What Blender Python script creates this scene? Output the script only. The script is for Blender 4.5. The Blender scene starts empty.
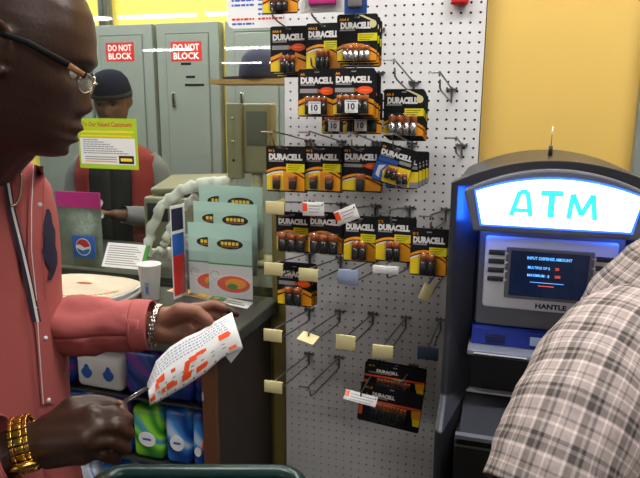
import bpy, bmesh, math, random
import numpy as np
from mathutils import Vector, Matrix, noise
random.seed(7)
sc = bpy.context.scene
col = sc.collection
PI = math.pi

# ------------------------------------------------------------------ camera
F_PX, PITCH, ROLL, YAW = 626.0, .207, .006, .297
CAM = np.array([0.107, -1.785, 1.6])
FW = np.array([-math.sin(YAW)*math.cos(PITCH), math.cos(YAW)*math.cos(PITCH), -math.sin(PITCH)])
RT = np.array([math.cos(YAW), math.sin(YAW), 0.0])
UP = np.cross(RT, FW)
cd = bpy.data.cameras.new('camera'); cam = bpy.data.objects.new('camera', cd); col.objects.link(cam)
cd.sensor_width = 36.0; cd.lens = 36.0*F_PX/640.0; cd.clip_start = .05
cr, sr = math.cos(ROLL), math.sin(ROLL)
rx = RT*cr + UP*sr; ry = UP*cr - RT*sr
cam.matrix_world = Matrix(((rx[0], ry[0], -FW[0], CAM[0]), (rx[1], ry[1], -FW[1], CAM[1]), (rx[2], ry[2], -FW[2], CAM[2]), (0, 0, 0, 1)))
sc.camera = cam

# ------------------------------------------------------------------ world, lamps' strength, exposure
w = bpy.data.worlds.new('world'); sc.world = w; w.use_nodes = True
w.node_tree.nodes['Background'].inputs[0].default_value = (.8, .9, 1, 1)
w.node_tree.nodes['Background'].inputs[1].default_value = .02
LAMP = 26.0            # radiance of the ceiling tubes' diffusers
sc.view_settings.view_transform = 'Standard'; sc.view_settings.look = 'None'
sc.view_settings.exposure = 0.7; sc.view_settings.gamma = 1; sc.view_settings.use_curve_mapping = False

def ray(px, py):
    a, b = px-320, py-239
    u = a*cr+b*sr; v = -a*sr+b*cr
    return FW+RT*u/F_PX-UP*v/F_PX
def at(px, py, X=None, Y=None, Z=None, D=None):
    r = ray(px, py)
    t = D if D is not None else (X-CAM[0])/r[0] if X is not None else (Y-CAM[1])/r[1] if Y is not None else (Z-CAM[2])/r[2]
    return Vector(CAM+r*t)
def pj(P):
    d = np.array(P)-CAM; z = d@FW; u = F_PX*(d@RT)/z; v = -F_PX*(d@UP)/z
    return 320+u*cr-v*sr, 239+u*sr+v*cr, z

# ------------------------------------------------------------------ materials
def mat(name, c, rough=.5, metal=0, noise_amt=0, nscale=20, bump=0, bscale=60, emit=None, es=0, spec=None, coat=0, dark=None):
    m = bpy.data.materials.new(name); m.use_nodes = True
    nt = m.node_tree; b = nt.nodes['Principled BSDF']
    b.inputs['Base Color'].default_value = (*c, 1); b.inputs['Roughness'].default_value = rough; b.inputs['Metallic'].default_value = metal
    if spec is not None: b.inputs['Specular IOR Level'].default_value = spec
    if coat: b.inputs['Coat Weight'].default_value = coat
    if emit: b.inputs['Emission Color'].default_value = (*emit, 1); b.inputs['Emission Strength'].default_value = es
    tc = nt.nodes.new('ShaderNodeTexCoord')
    if noise_amt:
        n = nt.nodes.new('ShaderNodeTexNoise'); n.inputs['Scale'].default_value = nscale; n.inputs['Detail'].default_value = 5
        nt.links.new(tc.outputs['Object'], n.inputs['Vector'])
        mx = nt.nodes.new('ShaderNodeMix'); mx.data_type = 'RGBA'
        d = dark or tuple(x*(1-noise_amt) for x in c)
        mx.inputs['A'].default_value = (*d, 1); mx.inputs['B'].default_value = (*[min(1, x*(1+noise_amt*.5)) for x in c], 1)
        nt.links.new(n.outputs['Fac'], mx.inputs['Factor']); nt.links.new(mx.outputs['Result'], b.inputs['Base Color'])
    if bump:
        n2 = nt.nodes.new('ShaderNodeTexNoise'); n2.inputs['Scale'].default_value = bscale; n2.inputs['Detail'].default_value = 3
        nt.links.new(tc.outputs['Object'], n2.inputs['Vector'])
        bp = nt.nodes.new('ShaderNodeBump'); bp.inputs['Strength'].default_value = bump; bp.inputs['Distance'].default_value = .01
        nt.links.new(n2.outputs['Fac'], bp.inputs['Height']); nt.links.new(bp.outputs['Normal'], b.inputs['Normal'])
    return m
def clear_mat(name, tint=(1, 1, 1), gloss=.02, ior=1.45, haze=0):
    m = bpy.data.materials.new(name); m.use_nodes = True; nt = m.node_tree; nt.nodes.clear()
    o = nt.nodes.new('ShaderNodeOutputMaterial'); t = nt.nodes.new('ShaderNodeBsdfTransparent'); g = nt.nodes.new('ShaderNodeBsdfGlossy')
    t.inputs['Color'].default_value = (*tint, 1); g.inputs['Roughness'].default_value = gloss
    fr = nt.nodes.new('ShaderNodeFresnel'); ge = nt.nodes.new('ShaderNodeNewGeometry')
    mr = nt.nodes.new('ShaderNodeMapRange'); mr.inputs['To Min'].default_value = ior; mr.inputs['To Max'].default_value = 1/ior   # the same air-to-sheet angle on both faces
    nt.links.new(ge.outputs['Backfacing'], mr.inputs['Value']); nt.links.new(mr.outputs['Result'], fr.inputs['IOR'])
    mx = nt.nodes.new('ShaderNodeMixShader')
    nt.links.new(fr.outputs[0], mx.inputs[0]); nt.links.new(t.outputs[0], mx.inputs[1]); nt.links.new(g.outputs[0], mx.inputs[2])
    out = mx
    if haze:
        d = nt.nodes.new('ShaderNodeBsdfDiffuse'); d.inputs[0].default_value = (.8, .8, .8, 1)
        m2 = nt.nodes.new('ShaderNodeMixShader'); m2.inputs[0].default_value = haze
        nt.links.new(mx.outputs[0], m2.inputs[1]); nt.links.new(d.outputs[0], m2.inputs[2]); out = m2
    nt.links.new(out.outputs[0], o.inputs[0])
    return m
def lin(r, g, b):
    f = lambda x: ((x/255+.055)/1.055)**2.4 if x > 10 else x/255/12.92
    return (f(r), f(g), f(b))
M = dict(
 peg=mat('pegboard_white', lin(225, 224, 226), .35, noise_amt=.06, nscale=6),
 pegback=mat('pegboard_backing', (.02, .02, .02), .9),
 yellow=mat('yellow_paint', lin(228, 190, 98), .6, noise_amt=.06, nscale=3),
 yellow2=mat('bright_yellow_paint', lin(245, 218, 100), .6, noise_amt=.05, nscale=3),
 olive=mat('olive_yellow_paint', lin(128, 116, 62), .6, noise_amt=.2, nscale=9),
 ceil=mat('ceiling_tile', (.55, .55, .53), .9, noise_amt=.1, nscale=30),
 floor=mat('vinyl_floor', (.10, .095, .09), .4, noise_amt=.2, nscale=5),
 wallw=mat('wall_paint', (.25, .24, .2), .7, noise_amt=.08, nscale=2),
 lamp=mat('lamp_diffuser', (1, 1, 1), .5, emit=(1, .97, .92), es=LAMP),
 lampbody=mat('lamp_housing', (.8, .8, .8), .5, noise_amt=.05),
 glass=clear_mat('window_pane', (.93, .96, .94), .012, 1.42),
 clear=clear_mat('clear_plastic', (.98, .98, .98), .06, 1.25, .015),
 film=clear_mat('cloudy_film', (.95, .95, .95), .12, 1.5, .75),
 counter=mat('counter_laminate', lin(58, 62, 58), .4, noise_amt=.5, nscale=160),
 brown=mat('dark_brown_panel', lin(52, 40, 34), .5, noise_amt=.3, nscale=12),
 wood=mat('reddish_wood', lin(104, 62, 38), .45, noise_amt=.35, nscale=14),
 ply=mat('plywood', lin(196, 160, 105), .6, noise_amt=.25, nscale=14),
 black=mat('black_card', (.010, .010, .012), .5, noise_amt=.1, spec=.2),
 matte=mat('matte_black', (.008, .008, .009), .6, noise_amt=.1, spec=.2),
 blackp=mat('black_plastic', (.018, .018, .02), .4, noise_amt=.1),
 white=mat('white_print', (.85, .85, .85), .45, noise_amt=.04),
 paper=mat('white_paper', (.8, .8, .8), .7, noise_amt=.05),
 grey=mat('grey_print', (.32, .32, .33), .5, noise_amt=.08),
 copper=mat('copper_wrap', lin(190, 105, 55), .28, .35, noise_amt=.1),
 cell=mat('black_cell_wrap', (.02, .02, .024), .22, .2, noise_amt=.1),
 steel=mat('bright_steel', (.7, .7, .7), .25, 1, noise_amt=.05),
 wire=mat('dark_wire', (.16, .16, .165), .35, .8, noise_amt=.1),
 orange=mat('orange_print', lin(255, 165, 25), .4, noise_amt=.1),
 yel=mat('yellow_print', lin(255, 220, 40), .4, noise_amt=.06),
 tag=mat('yellow_tag', lin(236, 226, 20), .4, noise_amt=.05),
 red=mat('red_orange_print', lin(245, 85, 35), .4, noise_amt=.08),
 red2=mat('red_print', lin(205, 40, 35), .45, noise_amt=.06),
 blue=mat('blue_print', lin(40, 95, 190), .4, noise_amt=.08),
 cream=mat('cream_plastic', lin(226, 216, 160), .45, noise_amt=.06),
 bluegrey=mat('blue_grey_plastic', lin(150, 165, 195), .4, noise_amt=.06),
 navyp=mat('navy_plastic', lin(50, 66, 92), .4, noise_amt=.06),
 panelg=mat('grey_enamel', lin(133, 141, 138), .35, noise_amt=.07, nscale=3),
 seam=mat('dark_seam', (.1, .11, .1), .6, noise_amt=.1),
 beige=mat('beige_plastic', lin(128, 126, 104), .45, noise_amt=.06),
 mint=mat('mint_paper', lin(185, 222, 208), .5, noise_amt=.03),
 green=mat('green_print', lin(70, 150, 60), .5, noise_amt=.08),
 lime=mat('lime_print', lin(176, 208, 40), .45, noise_amt=.04),
 pink=mat('magenta_print', lin(215, 50, 150), .35, noise_amt=.06),
 atmd=mat('atm_charcoal', lin(58, 60, 68), .33, .2, noise_amt=.1, nscale=200),
 atmg=mat('atm_grey', lin(120, 124, 136), .35, .3, noise_amt=.05),
 silver=mat('atm_silver', lin(228, 230, 240), .35, .1, noise_amt=.04),
 atmb=mat('atm_blue', lin(24, 50, 150), .35, noise_amt=.05),
 screen=mat('atm_screen', (.004, .006, .015), .12, emit=(.02, .04, .12), es=.15),
 sblue=mat('screen_blue_text', (.1, .3, 1), .5, emit=(.12, .45, 1), es=1.0),
 sred=mat('screen_red_text', (1, .1, .1), .5, emit=(1, .12, .08), es=.5),
 sign=mat('lit_sign_face', (.9, .95, 1), .3, emit=(.85, .95, 1), es=1.5),
 signc=mat('lit_sign_cyan', (.05, .75, .75), .3, emit=(.04, .68, .68), es=.75),
 signb=mat('lit_sign_blue', (.05, .2, 1), .3, emit=(.02, .12, 1), es=1.2),
 led=mat('blue_led', (.02, .1, 1), .3, emit=(.02, .14, 1), es=30),
 skin=mat('dark_skin', lin(64, 39, 30), .42, noise_amt=.2, nscale=40, bump=.06, bscale=180),
 skin2=mat('brown_skin', lin(92, 62, 48), .5, noise_amt=.1, nscale=30),
 palm=mat('palm_skin', lin(132, 84, 66), .5, noise_amt=.12, nscale=60),
 pinkshirt=mat('salmon_cotton', lin(168, 84, 84), .85, noise_amt=.07, nscale=60, bump=.18, bscale=14),
 pinkdark=mat('salmon_stitching', lin(140, 66, 66), .85, noise_amt=.1),
 knit=mat('dark_knit', lin(24, 25, 42), .9, noise_amt=.3, nscale=90, spec=.1),
 navy=mat('navy_thread', lin(28, 30, 62), .8, noise_amt=.2),
 wcloth=mat('white_cloth', lin(215, 212, 214), .85, noise_amt=.06),
 jeans=mat('dark_denim', (.02, .025, .05), .9, noise_amt=.3, nscale=80),
 shoe=mat('black_leather', (.015, .015, .015), .4, noise_amt=.1),
 gold=mat('gold_metal', lin(225, 185, 90), .22, 1, noise_amt=.08),
 chain=mat('silver_chain', (.55, .52, .46), .25, 1, noise_amt=.1),
 horn=mat('horn_temple', lin(150, 100, 60), .35, noise_amt=.2),
 vest=mat('red_vest', lin(130, 36, 34), .85, noise_amt=.1, nscale=30),
 greycloth=mat('grey_cloth', lin(112, 114, 118), .85, noise_amt=.1),
 blackcloth=mat('black_cloth', (.012, .012, .014), .9, noise_amt=.2),
 darkgreen=mat('dark_green_plastic', (.006, .03, .03), .3, noise_amt=.1),
 lens=clear_mat('lens', (.9, .95, .95), .05, 1.2, .10),
 eyew=mat('eye_white', (.7, .68, .65), .2, noise_amt=.05),
)

# ------------------------------------------------------------------ mesh helpers
class MB:
    def __init__(s): s.v = []; s.f = []; s.m = []; s.ms = []; s.uv = {}; s.sm = []; s.X = Matrix.Identity(4)
    def mi(s, m):
        m = M[m] if isinstance(m, str) else m
        if m not in s.ms: s.ms.append(m)
        return s.ms.index(m)
    def add(s, vs, fs, m, smooth=False, uvs=None):
        b = len(s.v); k = s.mi(m)
        s.v += [tuple(s.X @ Vector(p)) for p in vs]
        for i, f in enumerate(fs):
            if uvs: s.uv[len(s.f)] = uvs[i]
            s.f.append([b+j for j in f]); s.m.append(k); s.sm.append(smooth)
        return s
    def box(s, x0, x1, y0, y1, z0, z1, m):
        v = [(x, y, z) for x in (x0, x1) for y in (y0, y1) for z in (z0, z1)]
        return s.add(v, [(0, 1, 3, 2), (4, 6, 7, 5), (0, 4, 5, 1), (2, 3, 7, 6), (0, 2, 6, 4), (1, 5, 7, 3)], m)
    def rbox(s, x0, x1, y0, y1, z0, z1, m, r=.01, seg=3, smooth=True, puff=0):
        """rounded box"""
        bm = bmesh.new(); bmesh.ops.create_cube(bm, size=1)
        for v in bm.verts: v.co = Vector(((x0+x1)/2+v.co.x*(x1-x0), (y0+y1)/2+v.co.y*(y1-y0), (z0+z1)/2+v.co.z*(z1-z0)))
        bmesh.ops.bevel(bm, geom=list(bm.edges), offset=min(r, .49*min(x1-x0, y1-y0, z1-z0)), segments=seg, affect='EDGES', profile=.5)
        bm.verts.index_update(); s.add([v.co.copy() for v in bm.verts], [[v.index for v in f.verts] for f in bm.faces], m, smooth); bm.free(); return s
    def prism(s, pts, y0, y1, m, axis='y', smooth=False):
        n = len(pts)
        mk = {'y': lambda p, d: (p[0], d, p[1]), 'z': lambda p, d: (p[0], p[1], d), 'x': lambda p, d: (d, p[0], p[1])}[axis]
        v = [mk(p, y0) for p in pts]+[mk(p, y1) for p in pts]
        return s.add(v, [list(range(n)), list(range(2*n-1, n-1, -1))]+[(i, n+i, n+(i+1) % n, (i+1) % n) for i in range(n)], m, smooth)
    def face(s, pts, m): return s.add(pts, [list(range(len(pts)))], m)
    def tube(s, path, r, m, n=8, caps=True, flat=1.0):
        P = [Vector(p) for p in path]; R = r if isinstance(r, (list, tuple)) else [r]*len(P)
        vs = []; t0 = (P[1]-P[0]).normalized(); a = t0.orthogonal().normalized()
        if abs(t0.z) < .9: a = Vector((0, 0, 1)).cross(t0).normalized()
        for i, p in enumerate(P):
            t = (P[min(i+1, len(P)-1)]-P[max(i-1, 0)]).normalized()
            a = (a-t*a.dot(t)).normalized(); b = t.cross(a)
            vs += [p+a*(R[i]*math.cos(2*PI*k/n))+b*(R[i]*flat*math.sin(2*PI*k/n)) for k in range(n)]
        fs = [(i*n+k, i*n+(k+1) % n, (i+1)*n+(k+1) % n, (i+1)*n+k) for i in range(len(P)-1) for k in range(n)]
        if caps: fs += [list(range(n-1, -1, -1)), list(range((len(P)-1)*n, len(P)*n))]
        return s.add(vs, fs, m, True)
    def lathe(s, c, prof, m, n=20, axis='z', smooth=True):
        c = Vector(c); vs = []
        for r, h in prof:
            for k in range(n):
                x, y = r*math.cos(2*PI*k/n), r*math.sin(2*PI*k/n)
                vs.append(c+Vector({'z': (x, y, h), 'y': (x, h, y), 'x': (h, x, y)}[axis]))
        fs = [(i*n+k, i*n+(k+1) % n, (i+1)*n+(k+1) % n, (i+1)*n+k) for i in range(len(prof)-1) for k in range(n)]
        fs += [list(range(n-1, -1, -1)), list(range((len(prof)-1)*n, len(prof)*n))]
        return s.add(vs, fs, m, smooth)
    def ball(s, c, rad, m, n=16, k=10):
        rr = rad if isinstance(rad, (tuple, list)) else (rad,)*3
        vs = [(c[0]+rr[0]*math.sin(PI*i/k)*math.cos(2*PI*j/n), c[1]+rr[1]*math.sin(PI*i/k)*math.sin(2*PI*j/n), c[2]+rr[2]*math.cos(PI*i/k)) for i in range(1, k) for j in range(n)]
        vs += [(c[0], c[1], c[2]+rr[2]), (c[0], c[1], c[2]-rr[2])]; T = len(vs)-2
        fs = [(i*n+j, (i+1)*n+j, (i+1)*n+(j+1) % n, i*n+(j+1) % n) for i in range(k-2) for j in range(n)]
        fs += [(T, j, (j+1) % n) for j in range(n)]+[(T+1, (k-2)*n+(j+1) % n, (k-2)*n+j) for j in range(n)]
        return s.add(vs, fs, m, True)
    def text(s, t, x, z, y, size, m, bold=.02, align='LEFT', width=None, sx=1.0, shear=0):
        """flat lettering facing -Y, baseline at (x, z)"""
        vs, fs, x0, x1 = glyphs(t, bold, shear)
        k = size
        kx = (width/(x1-x0)) if width else k*sx
        off = {'LEFT': x0, 'CENTER': (x0+x1)/2, 'RIGHT': x1}[align]
        return s.add([(x+(a-off)*kx, y, z+b*k) for a, b in vs], fs, m)
    def build(s, name, parent=None, loc=None, rot=None, bevel=0, mods=(), recalc=False):
        me = bpy.data.meshes.new(name); me.from_pydata(s.v, [], s.f)
        for m in s.ms: me.materials.append(m)
        me.polygons.foreach_set('material_index', s.m); me.polygons.foreach_set('use_smooth', s.sm)
        if s.uv:
            ul = me.uv_layers.new(name='UVMap')
            for p in me.polygons:
                if p.index in s.uv:
                    for li, uv in zip(p.loop_indices, s.uv[p.index]): ul.data[li].uv = uv
        me.update()
        if recalc:
            bm = bmesh.new(); bm.from_mesh(me); bmesh.ops.recalc_face_normals(bm, faces=bm.faces); bm.to_mesh(me); bm.free()
        o = bpy.data.objects.new(name, me); col.objects.link(o)
        if parent: o.parent = parent
        if loc is not None: o.location = loc
        if rot: o.rotation_euler = rot
        if bevel:
            b = o.modifiers.new('bevel', 'BEVEL'); b.width = bevel; b.segments = 2; b.limit_method = 'ANGLE'; b.angle_limit = .7
        return o
_g = {}
def glyphs(t, bold, shear=0):
    if (t, bold, shear) in _g: return _g[(t, bold, shear)]
    c = bpy.data.curves.new('t', 'FONT'); c.body = t; c.size = 1; c.offset = bold; c.resolution_u = 2; c.shear = shear
    o = bpy.data.objects.new('t', c); col.objects.link(o)
    me = bpy.data.meshes.new_from_object(o)
    vs = [(v.co.x, v.co.y) for v in me.vertices]; fs = [list(p.vertices) for p in me.polygons]
    bpy.data.objects.remove(o); bpy.data.meshes.remove(me); bpy.data.curves.remove(c)
    r = (vs, fs, min(a for a, b in vs), max(a for a, b in vs)); _g[(t, bold, shear)] = r
    return r
def tag(o, label, cat, group=None, kind=None):
    if label: o['label'] = label
    if cat: o['category'] = cat
    if group: o['group'] = group
    if kind: o['kind'] = kind
    return o
def empty(name, loc, label, cat, group=None, rot=None):
    o = bpy.data.objects.new(name, None); col.objects.link(o); o.location = loc; o.empty_display_size = .05
    if rot: o.rotation_euler = rot
    return tag(o, label, cat, group)
def struct(o): o['kind'] = 'structure'; return o
def copy_tree(o, parent=None):
    c = o.copy(); col.objects.link(c)
    if parent: c.parent = parent
    for ch in [x for x in bpy.data.objects if x.parent == o]: copy_tree(ch, c)
    return c

# ------------------------------------------------------------------ room
CEIL = 3.0
XL, XR, YB, YF = -10.0, 3.0, -18.5, 1.85
struct(MB().box(XL, XR, YB, YF, -.05, 0, 'floor').build('floor'))
struct(MB().box(XL, XR, YB, YF, CEIL, CEIL+.05, 'ceil').build('ceiling'))
struct(MB().box(XL, XR, YF, YF+.08, 0, CEIL, 'yellow2').build('wall_back'))
struct(MB().box(XL-.08, XL, YB, YF, 0, CEIL, 'wallw').build('wall_left'))
struct(MB().box(XR, XR+.08, YB, YF, 0, CEIL, 'wallw').build('wall_right'))
struct(MB().box(XL, XR, YB-.08, YB, 0, CEIL, 'wallw').build('wall_front'))
struct(MB().box(-.545, XR, .035, .12, 0, CEIL, 'yellow').build('wall_partition'))
# low wall carrying the glass, left of the pegboard
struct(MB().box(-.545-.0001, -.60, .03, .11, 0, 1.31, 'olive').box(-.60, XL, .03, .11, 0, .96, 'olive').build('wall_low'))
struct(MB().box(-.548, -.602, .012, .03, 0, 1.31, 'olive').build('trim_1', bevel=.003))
struct(MB().box(.403, .44, .0, .035, 0, CEIL, 'panelg').build('trim_2', bevel=.003))
# glass screen above the counter
PY = .06
fr = struct(MB().box(-6.0, -.5452, PY-.003, PY+.003, 1.0, CEIL-.002, 'glass').build('window_1'))

# ceiling lamps in long rows
LROWS = [(-7.0, [-6.75, -5.25, -3.75]), (-12.15, [-8.1, -5.9, -4.3, -2.7, -1.1]), (-16.75, [-8.2, -6.6, -5.0]), (-.80, [-.9, .75]), (-3.0, [1.5])]  # last entry: unseen lamp added to brighten cash machine and plaid shirt
def lamp(x, y, label, group, L=1.3, wd=.16):
    t = empty('ceiling_lamp', (x, y, CEIL), label, 'ceiling lamp', group)
    MB().box(-L/2-.02, L/2+.02, -wd/2-.02, wd/2+.02, -.03, -.0005, 'lampbody').build('housing', t)
    MB().prism([(-wd/2, 0), (-wd/2+.02, -.04), (wd/2-.02, -.04), (wd/2, 0)], -L/2, L/2, 'lamp', axis='x').build('diffuser', t, loc=(0, 0, -.031))
LROWNAME = ['third row back from the pegboard', 'fourth row back from the pegboard', 'last row at the far end of the store', 'row nearest the pegboard', 'row added behind the shoppers for extra light']
for (y, xs), nm in zip(LROWS, LROWNAME):
    for x in xs: lamp(x, y, 'white fluorescent ceiling lamp in the '+nm, 'ceiling lamps, '+nm)
for x in (-3.5, -1.95, -.4): lamp(x, 1.0, 'white fluorescent ceiling lamp over the office behind the glass', 'office ceiling lamps', L=1.4)

# ------------------------------------------------------------------ pegboard
PITCHH = .0254
def pegboard():
    t = empty('pegboard', (0, 0, 0), 'white perforated pegboard full of battery packs and wire hooks beside the cash machine', 'pegboard')
    mb = MB(); c0, c1 = -21, 0; r0, r1 = -8, 66; h = PITCHH/2; R = .0036; n = 8
    for c in range(c0, c1+1):
        for r in range(r0, r1+1):
            cx, cz = c*PITCHH, 1.874-r*PITCHH
            ring = [(cx+R*math.cos(PI/8+k*PI/4), cz+R*math.sin(PI/8+k*PI/4)) for k in range(8)]
            x0 = cx-h-(.006 if c == c0 else 0); x1 = cx+h+(.002 if c == c1 else 0); z0, z1 = cz-h, cz+h
            out = [(x1, cz+h*.41), (cx+h*.41, z1), (cx-h*.41, z1), (x0, cz+h*.41), (x0, cz-h*.41), (cx-h*.41, z0), (cx+h*.41, z0), (x1, cz-h*.41)]
            cor = [(x1, z1), (x0, z1), (x0, z0), (x1, z0)]
            vs = [(a, 0, b) for a, b in ring]+[(a, .006, b) for a, b in ring]+[(a, 0, b) for a, b in out]+[(a, 0, b) for a, b in cor]
            fs = [(k, 8+k, 8+(k+1) % 8, (k+1) % 8) for k in range(8)]+[(k, (k+1) % 8, 16+(k+1) % 8, 16+k) for k in range(8)]
            fs += [(16, 24, 17), (18, 25, 19), (20, 26, 21), (22, 27, 23)]
            mb.add(vs, fs, 'peg')
    zt, zb = 1.874+8.5*PITCHH, 1.874-66.5*PITCHH; xl, xr = -21.5*PITCHH-.006, .5*PITCHH+.002
    mb.box(xl, xl+.001, 0, .0061, zb, zt, 'peg').box(xr-.001, xr, 0, .0061, zb, zt, 'peg')
    mb.build('board', t)
    MB().box(xl+.001, xr-.001, .0062, .008, zb, zt, 'pegback').build('backing', t)
    f = MB()
    for x in (xl, xr-.02): f.box(x, x+.02, .008, .034, 0, zt, 'pegback')
    f.build('frame', t)
pegboard()

# ------------------------------------------------------------------ hooks with scan plates
def plate(mb, m, dots=None, w=.052, h=.032, tilt=.0, roll=0):
    pass
def hook(x, z, label, plate_m=None, L=.31, group='wire hooks on the pegboard', rise=.04, kind='plate', pw=.052, ph=.034, single=False):
    t = empty('peg_hook', (x, 0, z), label, 'hook', group)
    b = MB()
    b.box(-.014, .014, -.006, -.0005, .004, .008, 'wire').box(-.0025, .0025, -.0075, -.0005, -.03, .012, 'wire')
    b.box(-.0145, -.0105, -.011, -.0005, .002, .011, 'wire').box(.0105, .0145, -.011, -.0005, .002, .011, 'wire')
    b.build('base', t)
    lo = [(0, -.006, -.026), (0, -.02, -.028), (0, -L*.85, -.028+rise*.75), (0, -L*.95, -.024+rise*.85), (0, -L*.97, -.008+rise*.9)]
    MB().tube(lo, .0022, 'wire', 7).build('peg_wire', t)
    if not single:
        up = [(0, -.006, .006), (0, -.5*L, .006+rise*.5), (0, -L, .006+rise), (0, -L-.004, rise-.004)]
        MB().tube(up, .0021, 'wire', 7).build('top_wire', t)
        if not plate_m: MB().box(-.026, .004, -L-.006, -L-.001, rise+.002, rise+.005, 'steel').build('label_bar', t)
    if plate_m:
        c = (0, -L-.006, rise-.008)
        m = MB()
        if kind == 'plate':
            m.rbox(-pw/2, pw/2, -.003, 0, -ph/2, ph/2, plate_m, .0015, 2)
            m.box(-pw/2, pw/2, -.001, .006, ph/2-.004, ph/2-.002, plate_m)
        elif kind == 'folded':
            m.X = Matrix.Rotation(-1.15, 4, 'X') @ Matrix.Rotation(.3, 4, 'Y')
            m.rbox(-pw/2, pw/2, -.002, 0, -ph/2, ph/2, plate_m, .001, 2)
        elif kind == 'tag':
            m.X = Matrix.Rotation(-.35 if pw > .05 else .05, 4, 'Y') if False else Matrix.Identity(4)
            m.rbox(-pw/2, pw/2, -.002, 0, -ph/2, ph/2, plate_m, .001, 2)
            m.box(-pw/2+.0005, -pw/2+.013, -.0026, -.002, -ph/2+.012, ph/2-.003, 'red')
            for k in range(3): m.box(-pw/2+.017, pw/2-.006-.004*k, -.0026, -.002, ph/2-.010-.008*k, ph/2-.0085-.008*k, 'grey')
            m.box(pw/2-.006, pw/2-.003, -.0026, -.002, ph/2-.009, ph/2-.005, 'black')
        o = m.build('price_plate', t, loc=c)
        return t, o
    return t, None
HX = [-.472, -.373, -.269, -.168, -.065]
hook(HX[0], 1.497, 'wire hook on the pegboard carrying the leftmost yellow two-cell pack of the third battery row')
hook(HX[1], 1.497, 'wire hook on the pegboard carrying the second two-cell pack of the third battery row')
hook(HX[2], 1.497, 'wire hook on the pegboard carrying the single 9V pack with the orange oval')
hook(HX[3], 1.497, 'wire hook on the pegboard carrying the tilted blue battery packs')
hook(-.03, 1.495, 'bare wire hook just above the top left corner of the cash machine', L=.2, rise=.03)
hook(HX[3]-.001, 1.663, 'wire hook carrying the shiny battery packs at the right end of the second row')
hook(HX[4], 1.645, 'bare wire hook high on the pegboard, right of the shiny battery packs', L=.30, rise=.03)
hook(HX[1], 1.690, 'wire hook on the pegboard carrying the left of the two ten-packs in the second row', single=True)
hook(HX[2], 1.690, 'wire hook on the pegboard carrying the right of the two ten-packs in the second row', single=True)
hook(HX[2], 1.806, 'wire hook carrying the top right battery pack with the silver glare', single=True)
hook(HX[1], 1.806, 'wire hook carrying the middle battery pack of the top row', single=True)
hook(HX[0], 1.806, 'wire hook carrying the leftmost battery pack of the top row', single=True)
hook(HX[0], 1.314, 'wire hook with the cream plate beside the brochure holder, above the four-cell pack', 'cream', L=.285)
h1, p1 = hook(HX[1], 1.314, 'wire hook with the level white tag with an orange block', 'white', L=.27, kind='tag', pw=.058, ph=.036); p1.rotation_euler = (0, -.03, 0)
h2, p2 = hook(HX[2], 1.314, 'wire hook with the tilted white tag with an orange block', 'white', L=.33, kind='tag', pw=.058, ph=.036); p2.rotation_euler = (0, -.42, 0)
hook(HX[3], 1.314, 'wire hook carrying the second pack from right of the fourth battery row')
hook(HX[4], 1.314, 'wire hook carrying the lowest right pack of the fourth battery row', L=.36)
hook(HX[0], 1.155, 'wire hook with a cream plate directly in front of the nearly black battery pack', 'cream', L=.30)
hook(HX[1], 1.150, 'wire hook with a cream plate just right of the nearly black battery pack', 'cream', L=.31)
hook(HX[2], 1.152, 'wire hook with the pale blue-grey plate under the fourth battery row', 'bluegrey', L=.305, pw=.054, ph=.04)
hook(HX[3], 1.168, 'wire hook with the long plain white plate under the fourth battery row', 'white', L=.34, pw=.064, ph=.020, rise=.06)
_, p3 = hook(HX[4], 1.150, 'wire hook with a tilted yellowish plate hidden under the lowest right battery pack', 'cream', L=.37, rise=.04, pw=.026, ph=.042); p3.rotation_euler = (0, .4, .3)
hook(HX[0], .975, 'wire hook with a flat cream plate, leftmost of the upper empty hook row', 'cream', L=.31)
hook(HX[1], .979, 'wire hook whose cream plate is folded upward, in the first empty hook row', 'cream', L=.31, kind='folded')
hook(HX[2], .983, 'wire hook with a square cream plate in the middle of the first empty hook row', 'cream', L=.32, ph=.04)
hook(HX[3], .981, 'wire hook with a darker cream plate, fourth in the first empty hook row', 'cream', L=.345)
hook(HX[4], .986, 'wire hook with the dark blue plate next to the cash machine', 'navyp', L=.285, rise=.02, ph=.034)
hook(HX[0], .828, 'wire hook with a cream plate in the lowest hook row by the yellow post', 'cream', L=.31)
hook(HX[1], .828, 'wire hook with no plate in the lowest hook row', L=.31)
_, p4 = hook(-.244, .831, 'wire hook carrying the two blurred multi-cell packs, with a curled white and orange tag', 'white', L=.25, kind='tag', pw=.09, ph=.03, rise=.01); p4.rotation_euler = (-.9, .12, 0)
hook(-.139, .831, 'wire hook on the right carrying the two blurred multi-cell packs', L=.2)

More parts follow.
